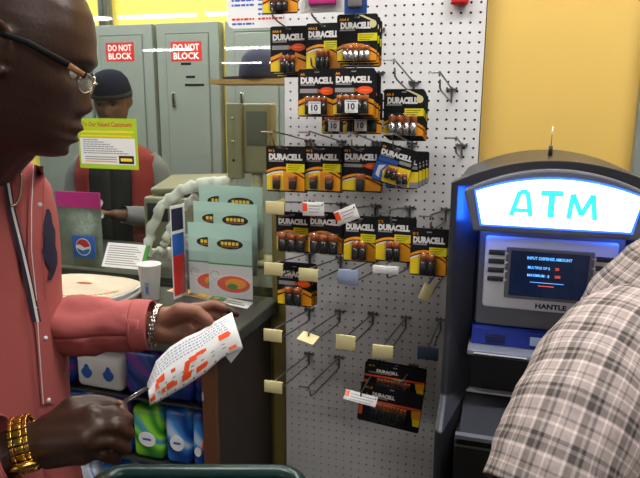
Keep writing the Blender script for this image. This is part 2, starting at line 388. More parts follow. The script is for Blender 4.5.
# ------------------------------------------------------------------ battery packs
def arc(cx, cz, rx_, rz_, a0, a1, n=14): return [(cx+rx_*math.cos(a0+(a1-a0)*k/n), cz+rz_*math.sin(a0+(a1-a0)*k/n)) for k in range(n+1)]
def card_mesh(w, h, style, tagon, size_text='AA 4'):
    mb = MB(); r = .006
    out = []
    for (x, z, a) in ((w/2-r, -r, 0), (-w/2+r, -r, PI/2), (-w/2+r, -h+r, PI), (w/2-r, -h+r, 1.5*PI)):
        out += [(x+r*math.cos(a+i*PI/6), z+r*math.sin(a+i*PI/6)) for i in range(4)]
    mb.prism(out, -.0008, .0004, 'black')
    e = -.0011
    def P(pts, m, y=e): mb.face([(a, y, b) for a, b in reversed(pts)], m)
    mb.box(-.006, .006, -.0010, -.0008, -.009, -.006, 'grey')     # hang slot
    mb.text(size_text, -w*.44, -.135*h, e, .075*h, 'orange', .03)
    tw = w*.86
    mb.text('DURACELL', -.04*w if style == 'shiny' else -.12*w if style == 'multi' else 0, -.295*h, e-.0001, (.17 if style != 'multi' else .12)*h, 'white', .07, 'CENTER', width=tw*(.86 if style == 'shiny' else .42 if style == 'multi' else 1))
    mb.box(-w*.43, -w*.05, e-.0001, e, -.345*h, -.315*h, 'grey')
    if style in ('arc', 'arc9', 'oval', 'shiny'):
        zb = -h*.97; zt = -h*.45 if style not in ('oval', 'shiny') else -h*.60
        xl, xr = -w*.49, w*.49
        crv = lambda k, top: [(xl+(xr-xl)*i/16, top+(-k)*((i/16-.42)/.58)**2*h) for i in range(17)]
        up = crv(.17, zt)
        P([(xl, zb), (xr, zb)]+list(reversed(up)), 'orange', e)
        lo2 = crv(.17, zt-.055*h); lo3 = crv(.17, zt-.085*h)
        P(lo2+[(xr, lo3[-1][1])]+list(reversed(lo3)), 'black', e-.0002)
        half = [p for p in lo3 if p[0] < -.05*w]
        P([(xl, zb), (-.05*w, zb)]+list(reversed(half)), 'yel', e-.0003)
        mid = crv(.17, zt-.12*h)[:8]
        P(lo3[:8]+list(reversed(mid)), 'white', e-.0004)
    if style == 'shiny':
        P([(w*.02, -.02*h), (w*.12, -.02*h), (w*.40, -.13*h), (w*.40, -.17*h)][::-1], 'cream')
        P([(w*.38+.09*w*math.cos(-q*PI/9), -.21*h+.09*w*math.sin(-q*PI/9)) for q in range(18)][::-1], 'cream', e-.0003)
    if style in ('power', 'oval'):
        z1, z2 = (-.39*h, -.52*h) if style == 'power' else (-.37*h, -.48*h)
        P([(-w*.45, z1-.02*h), (w*.02, z1-.02*h), (w*.02, z2+.02*h), (-w*.45, z2+.02*h)], 'grey')
        P([(w*.0, z1-.03*h), (w*.08, z1-.03*h), (w*.08, z2+.03*h), (w*.0, z2+.03*h)], 'copper', e-.0002)
        P(arc(w*.27, (z1+z2)/2, w*.19, (z1-z2)*.62, 0, 2*PI, 22), 'red', e-.0003)
        mb.box(w*.16, w*.38, e-.0006, e-.0005, (z1+z2)/2-.001, (z1+z2)/2+.001, 'orange')
    if style == 'power':
        for s_, m1, m2 in ((-1, 'orange', 'yel'), (1, 'orange', 'orange')):
            P([(s_*w*.49, -.66*h), (s_*w*.18, -.56*h), (s_*w*.12, -.97*h), (s_*w*.49, -.97*h)][::-s_], m1)
            P([(s_*w*.49, -.74*h), (s_*w*.25, -.66*h), (s_*w*.25, -.69*h), (s_*w*.49, -.78*h)][::-s_], 'black', e-.0002)
            P([(s_*w*.49, -.80*h), (s_*w*.25, -.72*h), (s_*w*.25, -.97*h), (s_*w*.49, -.97*h)][::-s_], m2, e-.0003)
    if style == 'multi':
        P([(-w*.49, -.42*h), (w*.49, -.38*h), (w*.49, -.44*h), (-w*.49, -.48*h)][::-1], 'red')
        P([(w*.34, -.46*h), (w*.49, -.44*h), (w*.49, -.66*h), (w*.36, -.66*h)][::-1], 'orange')
        P([(w*.37, -.66*h), (w*.49, -.66*h), (w*.49, -.84*h), (w*.39, -.84*h)][::-1], 'yel')
        P([(-w*.49, -.60*h), (-w*.43, -.60*h), (-w*.43, -.84*h), (-w*.49, -.84*h)][::-1], 'red')
    if style == 'ultra':
        P([(-w*.46, -.37*h), (w*.1, -.37*h), (w*.1, -.48*h), (-w*.46, -.48*h)][::-1], 'blue')
        P([(w*.12, -.345*h), (w*.45, -.345*h), (w*.45, -.43*h), (w*.12, -.43*h)][::-1], 'grey')
        P([(-w*.49, -.52*h), (w*.49, -.50*h), (w*.49, -.97*h), (-w*.49, -.97*h)][::-1], 'yel')
        P([(-w*.49, -.50*h), (-w*.1, -.5*h), (-w*.25, -.7*h), (-w*.2, -.97*h), (-w*.49, -.97*h)], 'blue', e-.0002)
        P([(-w*.40, -.60*h), (-w*.2, -.54*h), (-w*.32, -.72*h), (-w*.3, -.9*h), (-w*.42, -.85*h)], 'white', e-.0003)
        P([(w*.22, -.8*h), (w*.49, -.8*h), (w*.49, -.97*h), (w*.22, -.97*h)][::-1], 'grey', e-.0003)
    if tagon:
        tz = {'shiny': (-.40, -.56)}.get(style, (-.38, -.56))
        P([(w*.02, tz[0]*h), (w*.49, (tz[0])*h), (w*.49, tz[1]*h), (w*.02, tz[1]*h)][::-1], 'tag', e-.0007)
        for k in range(3): mb.box(w*.06, w*(.42-.05*k), e-.0009, e-.0008, (tz[0]-.045-.045*k)*h, (tz[0]-.035-.045*k)*h, 'black')
    return mb
PACKS = {}
def pack(name_label, xy, w, h, style, cells, tagon=False, st='AA 4', tenlabel=False, rot=0, extra=0, behind='', group=None, cell_h=.30, cell_r=None, cell_z=.64, blister=True, single_group='battery packs on the pegboard'):
    x, y, z = xy
    t = empty('battery_pack', (x, y, z), name_label, 'battery pack', single_group, rot=(0, rot, 0))
    card_mesh(w, h, style, tagon, st).build('card', t)
    n = cells; r = cell_r or min(.0075, w*.8/n/2.2)
    hh = cell_h*h; z0 = -cell_z*h-hh
    sp = 2*r*1.08 if n != 2 or style != 'arc9' else w*.42
    for i in range(n):
        cx = (i-(n-1)/2)*sp
        b = MB()
        if style == 'arc9' or style == 'oval':
            b.rbox(cx-r, cx+r, -.0015-r*1.4, -.0015, z0, z0+hh*.66, 'cell', .002, 2).rbox(cx-r, cx+r, -.0015-r*1.4, -.0015, z0+hh*.66, z0+hh, 'copper', .002, 2)
        else:
            yc = -.0016-r
            b.lathe((cx, yc, z0), [(r*.8, 0), (r, .001), (r, hh*.64)], 'steel' if style == 'shiny' else 'cell', 14).lathe((cx, yc, z0+hh*.64), [(r, 0), (r, hh*.3), (r*.8, hh*.33)], 'copper', 14).lathe((cx, yc, z0+hh*.96), [(r*.35, 0), (r*.35, hh*.05)], 'steel', 10)  # shiny style: silver glare on the blister is put into steel cell bodies
        b.build('battery', t)
    if blister:
        bw = (n-1)*sp/2+r+.002; bd = 2*r+.0045
        MB().rbox(-bw, bw, -bd, -.0012, z0-.002, z0+hh+.004, 'clear', .003, 3).build('blister', t)
        if tenlabel:
            lb = MB(); lw = min(bw*.62, .016); lz0, lz1 = z0+hh*.05, z0+hh*.72
            lb.box(-lw, lw, -bd-.0012, -bd-.0006, lz0, lz1, 'white'); lb.text('10', 0, lz0+(lz1-lz0)*.25, -bd-.0014, (lz1-lz0)*.7, 'navy', .03, 'CENTER')
            lb.box(-lw*.8, lw*.8, -bd-.0014, -bd-.0013, lz0+(lz1-lz0)*.84, lz0+(lz1-lz0)*.9, 'blue'); lb.box(-lw*.8, lw*.5, -bd-.0014, -bd-.0013, lz0+(lz1-lz0)*.1, lz0+(lz1-lz0)*.15, 'grey')
            lb.build('count_label', t)
    for k in range(extra):
        c = copy_tree(t); c.location = (x+random.uniform(-.002, .002), y+.027*(k+1), z-.004*(k+1)-.001*k)
        c['label'] = 'battery pack hanging behind '+behind; c['group'] = 'battery packs behind '+behind
    return t
def box_px(l, r_, t_, b_, X, y=None):
    """real place and size of a card hanging on the hook column X"""
    P = at((l+r_)/2, t_, X=X) if y is None else at((l+r_)/2, t_, Y=y); e = .05
    a = pj(P+Vector((-e, 0, 0)))[0]; b = pj(P+Vector((e, 0, 0)))[0]
    Wd = (r_-l)*2*e/(b-a)
    q = pj(P+Vector((0, 0, -.1))); Hd = (b_-t_)*.1/(q[1]-t_)
    return P, Wd, Hd
def PK(label, l, r_, t_, b_, c, y=None, **k):
    P, Wd, Hd = box_px(l, r_, t_, b_, HX[c] if isinstance(c, int) else c, y)
    return pack(label, P, Wd, Hd, **k)
# top row
PK('battery card with an orange pill shape, leftmost of the top row', 270, 307, 26, 73, 0, style='power', cells=3, st='AAA 4', extra=2, behind='the leftmost top row pack', cell_r=.0065, cell_h=.36, cell_z=.62)
PK('battery card with a yellow left side and three thin cells, middle of the top row', 306, 341, 23, 70, 1, style='arc', cells=3, tagon=True, st='AAA 2', extra=2, behind='the middle top row pack', cell_r=.0058, cell_h=.4, cell_z=.58)
PK('wide battery card with silvery glare and bright yellow tag, rightmost of the top row', 337, 378, 14, 62, 2, style='shiny', cells=5, tagon=True, st='AAA 8', extra=2, behind='the top row pack with silver glare', cell_r=.0062, cell_h=.3, cell_z=.66)
# partly cut off at the top of the photo
PK('small battery card cut by the top edge of the photo, above the leftmost pack', 262, 298, -32, 14, 0, style='power', cells=3, st='AAA 4')
def puff_pack(label, l, r_, t_, b_, X, m1, m2):
    P, Wd, Hd = box_px(l, r_, t_, b_, X)
    t = empty('blister_pack', P, label, 'blister pack')
    MB().rbox(-Wd/2, Wd/2, -.002, 0, -Hd, 0, m1, .0015, 2).box(-Wd*.4, Wd*.4, -.0026, -.002, -Hd*.3, -Hd*.1, m2).build('card', t)
    MB().rbox(-Wd*.42, Wd*.42, -.014, -.002, -Hd*.95, -Hd*.35, 'clear', .004, 3).build('blister', t)
    MB().rbox(-Wd*.3, Wd*.3, -.011, -.0022, -Hd*.88, -Hd*.45, m2, .003, 2).build('content', t)
puff_pack('pale blister card with a purple edge, cut by the top edge of the photo', 300, 347, -50, 13, HX[1]+.03, 'white', 'pink')
puff_pack('blue card cut by the top edge of the photo, right of the pale one', 345, 368, -40, 14, HX[2]+.04, 'blue', 'grey')
# second row
PK('battery card with a white number 10 label and orange pill, left of the upper ten-packs', 298, 336, 69, 117, 1, style='power', cells=4, st='AA', tenlabel=True, cell_r=.0068, cell_h=.38, cell_z=.57)
PK('battery card with a white number 10 label and orange pill, right of the upper ten-packs', 333, 375, 68, 116, 2, style='power', cells=5, st='AA', tenlabel=True, extra=3, behind='the right-hand ten-pack', cell_r=.0074, cell_h=.40, cell_z=.55)
PK('number 10 battery card peeping out below, left of the lower ten-packs', 322, 350, 96, 134, -.373, style='power', cells=4, st='AA', tenlabel=True, cell_r=.0068, cell_h=.42, cell_z=.52)
PK('number 10 battery card peeping out below, right of the lower ten-packs', 343, 383, 93, 134, -.269, style='power', cells=5, st='AA', tenlabel=True, cell_r=.0074, cell_h=.42, cell_z=.52)
PK('glossy battery card with yellow tag and painted silver glare, right end of the second row', 384, 425, 89, 137, 3, style='shiny', cells=4, tagon=True, st='AA 8', extra=3, behind='the shiny pack of the second row', cell_r=.0085, cell_h=.42, cell_z=.54)
# third row
PK('yellow battery card with two 9V blocks, leftmost of the third row', 266, 305, 146, 192, 0, style='arc9', cells=2, tagon=True, st='9V 2', extra=1, behind='the leftmost third row pack', cell_r=.0100, cell_h=.30, cell_z=.63)
PK('yellow battery card with two 9V blocks and a white sticker, second of the third row', 304, 341, 146, 192, 1, style='arc9', cells=2, tagon=True, st='9V 2', extra=1, behind='the second third row pack', cell_r=.0100, cell_h=.30, cell_z=.63)
PK('battery card with one 9V block and an orange oval, third of the third row', 342, 382, 146, 192, 2, style='oval', cells=1, st='9V 1', extra=1, behind='the pack with one 9V block', cell_r=.011, cell_h=.36, cell_z=.60)
PK('tilted battery card in blue and yellow, rightmost of the third row', 381, 418, 146, 186, 3, style='ultra', cells=2, st='CR', rot=.26, extra=0, cell_r=.007, cell_h=.3, cell_z=.55)
P_, W_, H_ = box_px(384, 416, 150, 188, HX[3])
for k in range(4):
    t = pack('blue and yellow battery card hanging straight behind the tilted one', (HX[3]+.003*k+.008, -.20+.04*k, P_.z-.010), .085, .088, 'ultra', 2, st='CR', cell_r=.007, cell_h=.3, cell_z=.55, single_group='straight cards behind the tilted blue pack')
# fourth row
PK('clear four-cell battery card with a white sticker, leftmost of the fourth row', 276, 310, 212, 252, 0, style='arc', cells=3, tagon=True, st='C 4', extra=1, behind='the leftmost fourth row pack', cell_r=.0125, cell_h=.46, cell_z=.50)
PK('clear four-cell battery card right of the leftmost one in the fourth row', 308, 343, 212, 254, 1, style='arc', cells=3, st='C 4', extra=1, behind='the second fourth row pack', cell_r=.0125, cell_h=.46, cell_z=.50)
PK('two-cell battery card with white sticker under the tilted white tag, third of the fourth row', 344, 377, 216, 262, 2, style='arc', cells=2, tagon=True, st='D 2', extra=2, behind='the third fourth row pack', cell_r=.0098, cell_h=.40, cell_z=.53)
PK('two-cell battery card with a yellow left edge, second from right of the fourth row', 376, 413, 217, 262, 3, style='arc', cells=2, tagon=True, st='C 2', extra=2, behind='the second from right fourth row pack', cell_r=.0088, cell_h=.42, cell_z=.52)
PK('two-cell battery card hanging lowest at the right end of the fourth row', 411, 448, 229, 276, 4, style='arc', cells=2, tagon=True, st='D 2', extra=3, behind='the rightmost fourth row pack', cell_r=.0088, cell_h=.46, cell_z=.50)
# fifth and lowest rows
PK('nearly black battery card alone below the fourth row, behind the cream plate', 277, 312, 264, 306, 0, style='power', cells=2, st='C 2', extra=2, behind='the lone fifth row pack', cell_r=.012, cell_h=.42, cell_z=.52)
PK('wide black multi-cell battery card, upper of the two at the bottom of the board', 365, 426, 366, 396, -.19, y=-.13, rot=.06, style='multi', cells=10, st='AA 16', extra=1, behind='the upper wide pack', cell_r=.0045, cell_h=.38, cell_z=.48)
PK('wide black multi-cell battery card, lower of the two at the bottom of the board', 361, 424, 388, 427, -.205, y=-.17, rot=.10, style='multi', cells=10, st='AA 16', cell_r=.0046, cell_h=.44, cell_z=.44)
# white stickers of a few packs
for l, r_, t_, b_, X, nm in ():
    pass
# red clip at the top
P = at(460, 0, Y=-.02)
tag(MB().rbox(P.x-.022, P.x+.022, -.03, -.001, P.z-.012, P.z+.03, 'red2', .008, 3).build('plastic_clip'), 'red plastic clip at the top right of the pegboard', 'clip')

# ------------------------------------------------------------------ counter
def counter():
    t = empty('counter_top', (-.6, -.41, .96), 'dark speckled counter top below the glass screen, left of the pegboard', 'counter')
    MB().rbox(-3.4, .02, 0, .435, 0, .04, 'counter', .006, 2, False).build('slab', t)
    MB().box(-3.4, 0, .55, 1.05, 0, .035, 'counter').build('back_ledge', t)
    c = empty('shelf_cabinet', (-.6, -.41, 0), 'dark brown shelf cabinet full of blue packs under the counter', 'cabinet')
    MB().box(-.03, -.008, .035, .42, 0, .959, 'brown').build('side_panel', c)
    MB().rbox(-.045, -.006, .012, .034, 0, .959, 'wood', .003, 2, False).build('corner_post', c)
    MB().box(-2.75, -.031, .38, .40, 0, .959, 'brown').build('back_panel', c)
    for z in (.40, .607, .80):
        MB().box(-2.75, -.047, .03, .379, z-.006, z, 'blackp').build('shelf', c)
    MB().box(-2.77, -2.751, .03, .40, 0, .959, 'brown').build('side_panel', c)
    MB().box(-.042, -.036, .008, .0118, .835, .86, 'steel').build('lock_plate', c)
counter()
# packs of pads on the shelves
def fancy(name, cols):
    """printed film: swirls of the pack's own colours"""
    m = bpy.data.materials.new(name); m.use_nodes = True; nt = m.node_tree; b = nt.nodes['Principled BSDF']; b.inputs['Roughness'].default_value = .25
    tc = nt.nodes.new('ShaderNodeTexCoord'); wv = nt.nodes.new('ShaderNodeTexWave'); wv.inputs['Scale'].default_value = 4; wv.bands_direction = 'DIAGONAL'; wv.inputs['Distortion'].default_value = 12; wv.inputs['Detail'].default_value = 1; wv.inputs['Detail Scale'].default_value = 1.2
    rp = nt.nodes.new('ShaderNodeValToRGB'); rp.color_ramp.elements[0].color = (*cols[0], 1); rp.color_ramp.elements[1].color = (*cols[-1], 1)
    for i, c in enumerate(cols[1:-1]):
        e = rp.color_ramp.elements.new((i+1)/(len(cols)-1)); e.color = (*c, 1)
    nt.links.new(tc.outputs['Object'], wv.inputs[0]); nt.links.new(wv.outputs['Fac'], rp.inputs[0]); nt.links.new(rp.outputs[0], b.inputs['Base Color'])
    return m
FB = fancy('film_blue', [lin(20, 60, 140), lin(40, 110, 200), lin(60, 140, 215), lin(190, 215, 240)])
FD = fancy('film_deep_blue', [lin(16, 40, 110), lin(30, 80, 170), lin(60, 60, 150), lin(120, 60, 150)])
FG = fancy('film_green', [lin(40, 120, 40), lin(120, 205, 40), lin(150, 220, 60), lin(60, 150, 170)])
FR = fancy('film_red', [lin(190, 60, 70), lin(225, 120, 130), lin(235, 190, 200), lin(60, 100, 180)])
FW_ = fancy('film_pale', [lin(190, 200, 220), lin(225, 228, 235), lin(90, 130, 200), lin(220, 225, 235)])
def soft_pack(label, x0, x1, y0, z0, z1, m, depth=.13, stripe=None, group='packs of pads on the shelves', deco=None):
    t = empty('pad_pack', ((x0+x1)/2, y0, z0), label, 'pack', group, rot=(0, 0, random.uniform(-.05, .05)))
    w, h = (x1-x0)*.96, z1-z0
    MB().rbox(-w/2, w/2, 0, depth, .0005, h, m, .018, 4).build('wrapper', t)
    d = MB()
    if deco == 'drops':
        for cx in (-w*.25, w*.22):
            if cx > 0: d.build('blue_drop', t); d = MB()
            d.prism([(cx+(.018+.004*math.sin(a))*math.cos(a), h*.45+.016*math.sin(a)+(.012 if abs(a-PI/2) < .3 else 0)) for a in [2*PI*k/18 for k in range(18)]], -.0012, .004, 'blue')
    elif deco == 'label':
        d.prism(arc(0, h*.40, w*.28, h*.14, 0, 2*PI, 20), -.0012, .004, 'white'); d.box(-w*.14, w*.14, -.0016, -.0012, h*.38, h*.42, 'blue')
    elif deco == 'orange':
        d.prism([(w*.05, h*.25), (w*.4, h*.5), (w*.42, h*.8), (w*.3, h*.55)], -.0012, .004, 'red')
        d.prism(arc(-w*.1, h*.3, w*.22, h*.08, 0, 2*PI, 18), -.0012, .004, 'white')
    if deco: d.build('blue_drop' if deco == 'drops' else 'printed_badge', t)
    return t
def SP(label, l, r_, t_, b_, m, y=-.365, **k):
    a = at(l, (t_+b_)/2, Y=y); b = at(r_, (t_+b_)/2, Y=y); 
    zt = at((l+r_)/2, t_, Y=y).z; zb = at((l+r_)/2, b_, Y=y).z
    return a.x, b.x, zt, zb
# upper shelf (board at z = .80), middle (.607), lower (.40)
def shelf_row(z, items):
    for (label, l, r_, h, m, deco, *o) in items:
        y = -.37
        cz = z+h/2
        def xat(px):
            # x on the plane y for image column px at height cz
            lo, hi = -4, 1
            for _ in range(40):
                mid = (lo+hi)/2
                if pj((mid, y, cz))[0] < px: lo = mid
                else: hi = mid
            return lo
        x0, x1 = xat(l), xat(r_)
        soft_pack(label, x0, min(x1, -.648), y, z+.0005, z+h, m, deco=deco)
shelf_row(.80, [
 ('dark blue pad pack behind the salmon sleeve on the upper shelf', 30, 72, 0.130, FD, None),
 ('white pad pack with two blue drops on the upper shelf', 74, 123, 0.105, 'paper', 'drops'),
 ('deep blue pad pack right of the white one with blue drops', 124, 160, 0.140, FD, None),
 ('deep blue pad pack behind the orange-marked ticket, upper shelf', 161, 192, 0.135, FD, None),
 ('deep blue pad pack at the right end of the upper shelf', 193, 222, 0.130, FD, None)])
shelf_row(.607, [
 ('pale blue pad pack at the left of the middle shelf', 20, 62, 0.160, FW_, None),
 ('blue and violet pad pack beside the pale one on the middle shelf', 63, 96, 0.180, FB, None),
 ('violet-blue pad pack left of the green one', 97, 130, 0.180, FD, None),
 ('bright green pad pack on the middle shelf', 131, 163, 0.160, FG, 'label'),
 ('sky blue pad pack right of the green one', 164, 190, 0.170, FB, 'label'),
 ('sky blue pad pack with an orange flash next to the wooden post', 191, 222, 0.175, FB, 'orange')])
shelf_row(.40, [
 ('pink and white pad pack at the left of the lowest visible shelf', 60, 100, .15, FW_, None),
 ('blue pad pack on the lowest visible shelf under the green one', 102, 140, .16, FB, None),
 ('red and pink pad pack on the lowest visible shelf', 141, 180, .15, FR, None),
 ('pinkish pad pack on the lowest visible shelf by the wooden post', 181, 224, .15, FR, None)])

# ------------------------------------------------------------------ things on the counter
ZC = 1.0
def brochure_holder():
    P = at(215, 292, Z=ZC); x0 = at(197, 291, Z=ZC).x; x1 = -.622
    t = empty('brochure_holder', (x0, -.03, ZC), 'clear plastic three-tier brochure holder standing on the counter by the glass', 'brochure holder')
    w = x1-x0
    m = MB(); m.box(0, w, -.06, .045, .0005, .003, 'clear')
    for k, (y, z) in enumerate(((-.05, .0), (-.02, .08), (.01, .16))):
        m.box(0, w, y-.008, y-.006, .003+z, z+.075, 'clear'); m.box(0, w, y+.014, y+.016, .003+z, z+.20, 'clear')
    for x in (0, w-.002): m.prism([(-.06, .003), (.045, .003), (.045, .33), (.03, .33), (-.06, .10)], x, x+.002, 'clear', axis='x')
    m.build('holder', t)
    bw = w*.60
    for k, (y, zz) in enumerate(((-.05, .008), (-.02, .098), (.01, .158))):
        for j in (0, 1):
            lab = ['mint green food brochure in the %s tier of the clear holder, %s side' % (('bottom', 'middle', 'top')[k], ('left', 'right')[j])][0]
            xx = x0+(.006 if j == 0 else w-bw-.018)+k*.006
            b = MB(); bh = (.232, .205, .195)[k]
            b.box(0, bw, -.0015, .0, 0, bh, 'mint')
            b.prism(arc(bw*.5, bh*.74, bw*.30, .016, 0, 2*PI, 22), -.0020, -.0015, 'black')
            for q in range(5): b.box(bw*(.30+.085*q), bw*(.30+.085*q+.06), -.0024, -.002, bh*.74-.003, bh*.74+.007, 'yel')
            b.box(bw*.3, bw*.7, -.0024, -.002, bh*.74-.009, bh*.74-.006, 'copper')
            if k == 0:
                b.box(0, bw, -.0020, -.0015, 0, bh*.45, 'paper'); b.box(0, bw, -.0022, -.0015, bh*.45, bh*.47, 'green')
                b.prism(arc(bw*.55, bh*.18, bw*.44, bh*.15, 0, 2*PI, 22), -.0024, -.002, 'white'); b.prism(arc(bw*.57, bh*.19, bw*.38, bh*.115, 0, 2*PI, 22), -.0028, -.0024, 'red')
                b.prism(arc(bw*.62, bh*.20, bw*.25, bh*.07, 0, 2*PI, 18), -.0032, -.0028, 'orange'); b.prism(arc(bw*.55, bh*.16, bw*.12, bh*.04, 0, 2*PI, 12), -.0036, -.0032, 'green')
                b.tube([(bw*.14+.014*math.cos(a), -.003, bh*.30+.014*math.sin(a)) for a in [i*PI/6 for i in range(12)]], .0008, 'grey', 5)
            tag(b.build('brochure', loc=(xx, y-.004*(j == 1)-.001+(.006 if j == 0 else 0), ZC+.004+zz)), lab, 'brochure', 'mint green brochures in the holder')
    # side leaflet
    a = at(177, 190, Y=-.06); 
    s = empty('leaflet', (x0-.022, -.10, ZC), 'narrow red and blue leaflet standing upright at the left side of the brochure holder', 'leaflet', rot=(0, 0, 1.42))
    q = MB(); q.box(0, .07, 0, .0015, .001, .30, 'paper'); q.box(.004, .06, -.0006, 0, .01, .14, 'red2').box(.004, .06, -.0006, 0, .14, .21, 'blue').box(.004, .06, -.0006, 0, .22, .29, 'navy')
    q.build('sheet', s)
brochure_holder()
# flat coloured card lying in front of the holder
a, b, c, d = [at(*p, Z=ZC+.001) for p in ((167, 291), (176, 287.5), (253, 303), (247, 309))]
m = MB(); hz = Vector((0, 0, .0012))
m.add([a, d, c, b, a+hz, d+hz, c+hz, b+hz], [(0, 1, 2, 3), (7, 6, 5, 4), (0, 4, 5, 1), (1, 5, 6, 2), (2, 6, 7, 3), (3, 7, 4, 0)], 'paper')
def quad_on(m, s0, s1, t0, t1, mt, dz):
    L = lambda s, t: (a.lerp(d, s)).lerp(b.lerp(c, s), t)+Vector((0, 0, dz))
    m.face([L(s0, t0), L(s1, t0), L(s1, t1), L(s0, t1)], mt)
quad_on(m, .02, .5, .08, .92, 'orange', .0014); quad_on(m, .06, .2, .2, .8, 'red2', .0016); quad_on(m, .26, .32, .1, .9, 'green', .0016); quad_on(m, .36, .46, .3, .8, 'yel', .0016); quad_on(m, .52, .7, .1, .9, 'green', .0014); quad_on(m, .56, .62, .3, .7, 'yel', .0016); quad_on(m, .74, .95, .2, .4, 'grey', .0014); quad_on(m, .74, .9, .55, .7, 'grey', .0014)
tag(m.build('menu_card'), 'long orange and green printed card lying flat before the brochure holder', 'card')
# paper cup
P = at(151, 299, Z=ZC); k = pj(P)[2]/F_PX
t = empty('paper_cup', (P.x, P.y, ZC), 'white paper cup standing on the counter beside the newspapers', 'cup')
hc = .112
m = MB().lathe((0, 0, .0005), [(.024, 0), (.026, .001), (.036, hc), (.0375, hc+.002), (.0365, hc+.004), (.0345, hc), (.025, .006), (.001, .005)], 'paper', 28)
m.build('cup', t)
m = MB()
for (z0, z1, a0, a1, mt) in ((.02, .058, 4.7, 5.15, 'grey'), (.026, .05, 4.78, 5.05, 'blue'), (.058, .061, 4.7, 5.15, 'blue')):
    n = 6; vs = []
    for i in range(n+1):
        an = a0+(a1-a0)*i/n
        for z in (z0, z1): r = .026+.010*z/hc+.0006; vs.append((r*math.cos(an), r*math.sin(an), z))
    m.add(vs, [(2*i, 2*i+2, 2*i+3, 2*i+1) for i in range(n)], mt)
m.build('printed_mark', t)
# newspapers
def paper_stack():
    cx = at(100, 276, Z=ZC+.03); t = empty('newspaper_stack', (-1.20, -.16, ZC), 'stack of folded newspapers with a floral cream cover lying on the counter', 'newspapers')
    for i in range(6):
        m = MB(); r_ = .17+.006*((i*37) % 5-2)/2; z = .001+i*.0055
        pts = []
        for k in range(28):
            an = 2*PI*k/28; sx = abs(math.cos(an))**.7*math.copysign(1, math.cos(an)); sy = abs(math.sin(an))**.7*math.copysign(1, math.sin(an))
            pts.append((.185*sx+.004*(i % 3), .135*sy+.003*(i % 2)))
        m.prism(pts, z, z+.0048, 'paper', axis='z'); m.build('newspaper', t)
    m = MB(); cm = mat('cream_cover', lin(205, 190, 170), .6, noise_amt=.15, nscale=25)
    m.prism([(x*.97, y*.97) for x, y in pts], .0345, .0360, cm, axis='z')
    for k in range(26):
        an = -PI*.95+k*PI*.036; R0, R1 = .155, .108
        m.prism([(R0*math.cos(an)+.009*math.cos(q*PI/3), R1*math.sin(an)+.006*math.sin(q*PI/3)) for q in range(6)], .0360, .0364, 'red' if k % 3 else 'green', axis='z')
    m.prism(arc(.0, .03, .03, .012, 0, 2*PI, 16), .0360, .0364, 'copper', axis='z')
    m.build('cover', t)
paper_stack()
# white/green booklet leaning behind
P = at(134, 252, Z=ZC+.005, ) 
t = empty('booklet', (-1.12, -.035, ZC+.0015), 'small white booklet with a green edge leaning against the glass', 'booklet', rot=(-.55, 0, 0))
m = MB(); m.box(-.085, .075, -.004, 0, 0, .085, 'paper'); m.box(.062, .0755, -.0046, .0004, 0, .085, 'green')
for k in range(9):
    m.box(-.075, .05-.01*(k % 3), -.0046, -.004, .008+k*.008, .011+k*.008, 'grey')
m.build('cover', t)
t.location = (-1.10, -.055, ZC+.075)
# poly bag loops (white crinkled plastic) behind the glass
def plastic_bag():
    t = empty('plastic_bag', (-.98, .22, ZC), 'crumpled clear white plastic bag with arched handles behind the glass', 'bag')
    for q, (pts, r_) in enumerate((([(148, 262), (150, 232), (162, 206), (182, 190), (206, 183), (228, 182)], .016), ([(160, 268), (166, 240), (176, 214), (196, 196)], .012), ([(150, 268), (170, 262), (186, 252), (190, 236)], .018))):
        P = [at(x, y, Y=.20+.03*q)-Vector(t.location) for x, y in pts]
        for p in P: p.z = max(p.z, .055)
        m = MB(); n = 26; Q = []
        for i in range(n):
            f = i/(n-1)*(len(P)-1); j = min(int(f), len(P)-2); Q.append(P[j].lerp(P[j+1], f-j)+Vector((0, .01*math.sin(i*1.9), .004*math.sin(i*2.7))))
        m.tube(Q, [1.3*r_*(1+.10*math.sin(i*2.3+q)) for i in range(n)], 'film', 10, flat=.5); m.build('handle' if q < 2 else 'sack', t)
plastic_bag()

# ------------------------------------------------------------------ glass stickers
def on_glass(px0, px1, py0, py1):
    a = at(px0, py0, Y=PY-.003); b = at(px1, py1, Y=PY-.003); return a.x, b.x, b.z, a.z
x0, x1, z0, z1 = on_glass(77, 139, 118, 170)
t = empty('notice', (x0, PY-.0032, z0), 'lime green notice with a white text panel stuck on the glass screen', 'notice')
W_, H_ = x1-x0, z1-z0
m = MB(); m.box(0, W_, -.0008, 0, 0, H_, 'lime')
m.text('We Buy Blackout Customers' if False else 'To Our Valued Customers', W_*.5, H_*.84, -.0012, H_*.13, 'red2', .02, 'CENTER', width=W_*.84)
for k, (f0, f1) in enumerate(((.02, .95), (.05, .92))):
    m.text('PLEASE HAVE YOUR ITEMS READY FOR US' if k == 0 else 'THANK YOU FOR SHOPPING AT OUR STORE', W_*.5, H_*(.735-.085*k), -.0012, H_*.06, 'white', .01, 'CENTER', width=W_*.9) if False else m.box(W_*f0, W_*f1, -.0012, -.001, H_*(.72-.085*k), H_*(.755-.085*k), 'yel')
m.box(W_*.03, W_*.96, -.0011, -.0008, H_*.09, H_*.61, 'white')
for k in range(7):
    xe = W_*(.34, .44, .54, .6, .66, .76, .84)[k]
    x = W_*.08
    while x < xe:
        L = random.uniform(.006, .016); m.box(x, min(x+L, xe), -.0014, -.0011, H_*(.565-.044*k), H_*(.585-.044*k), 'grey'); x += L+.002
for k in range(3):
    m.box(W_*.10, W_*.64, -.0014, -.0011, H_*(.225-.045*k), H_*(.245-.045*k), 'grey' if k < 2 else 'orange')
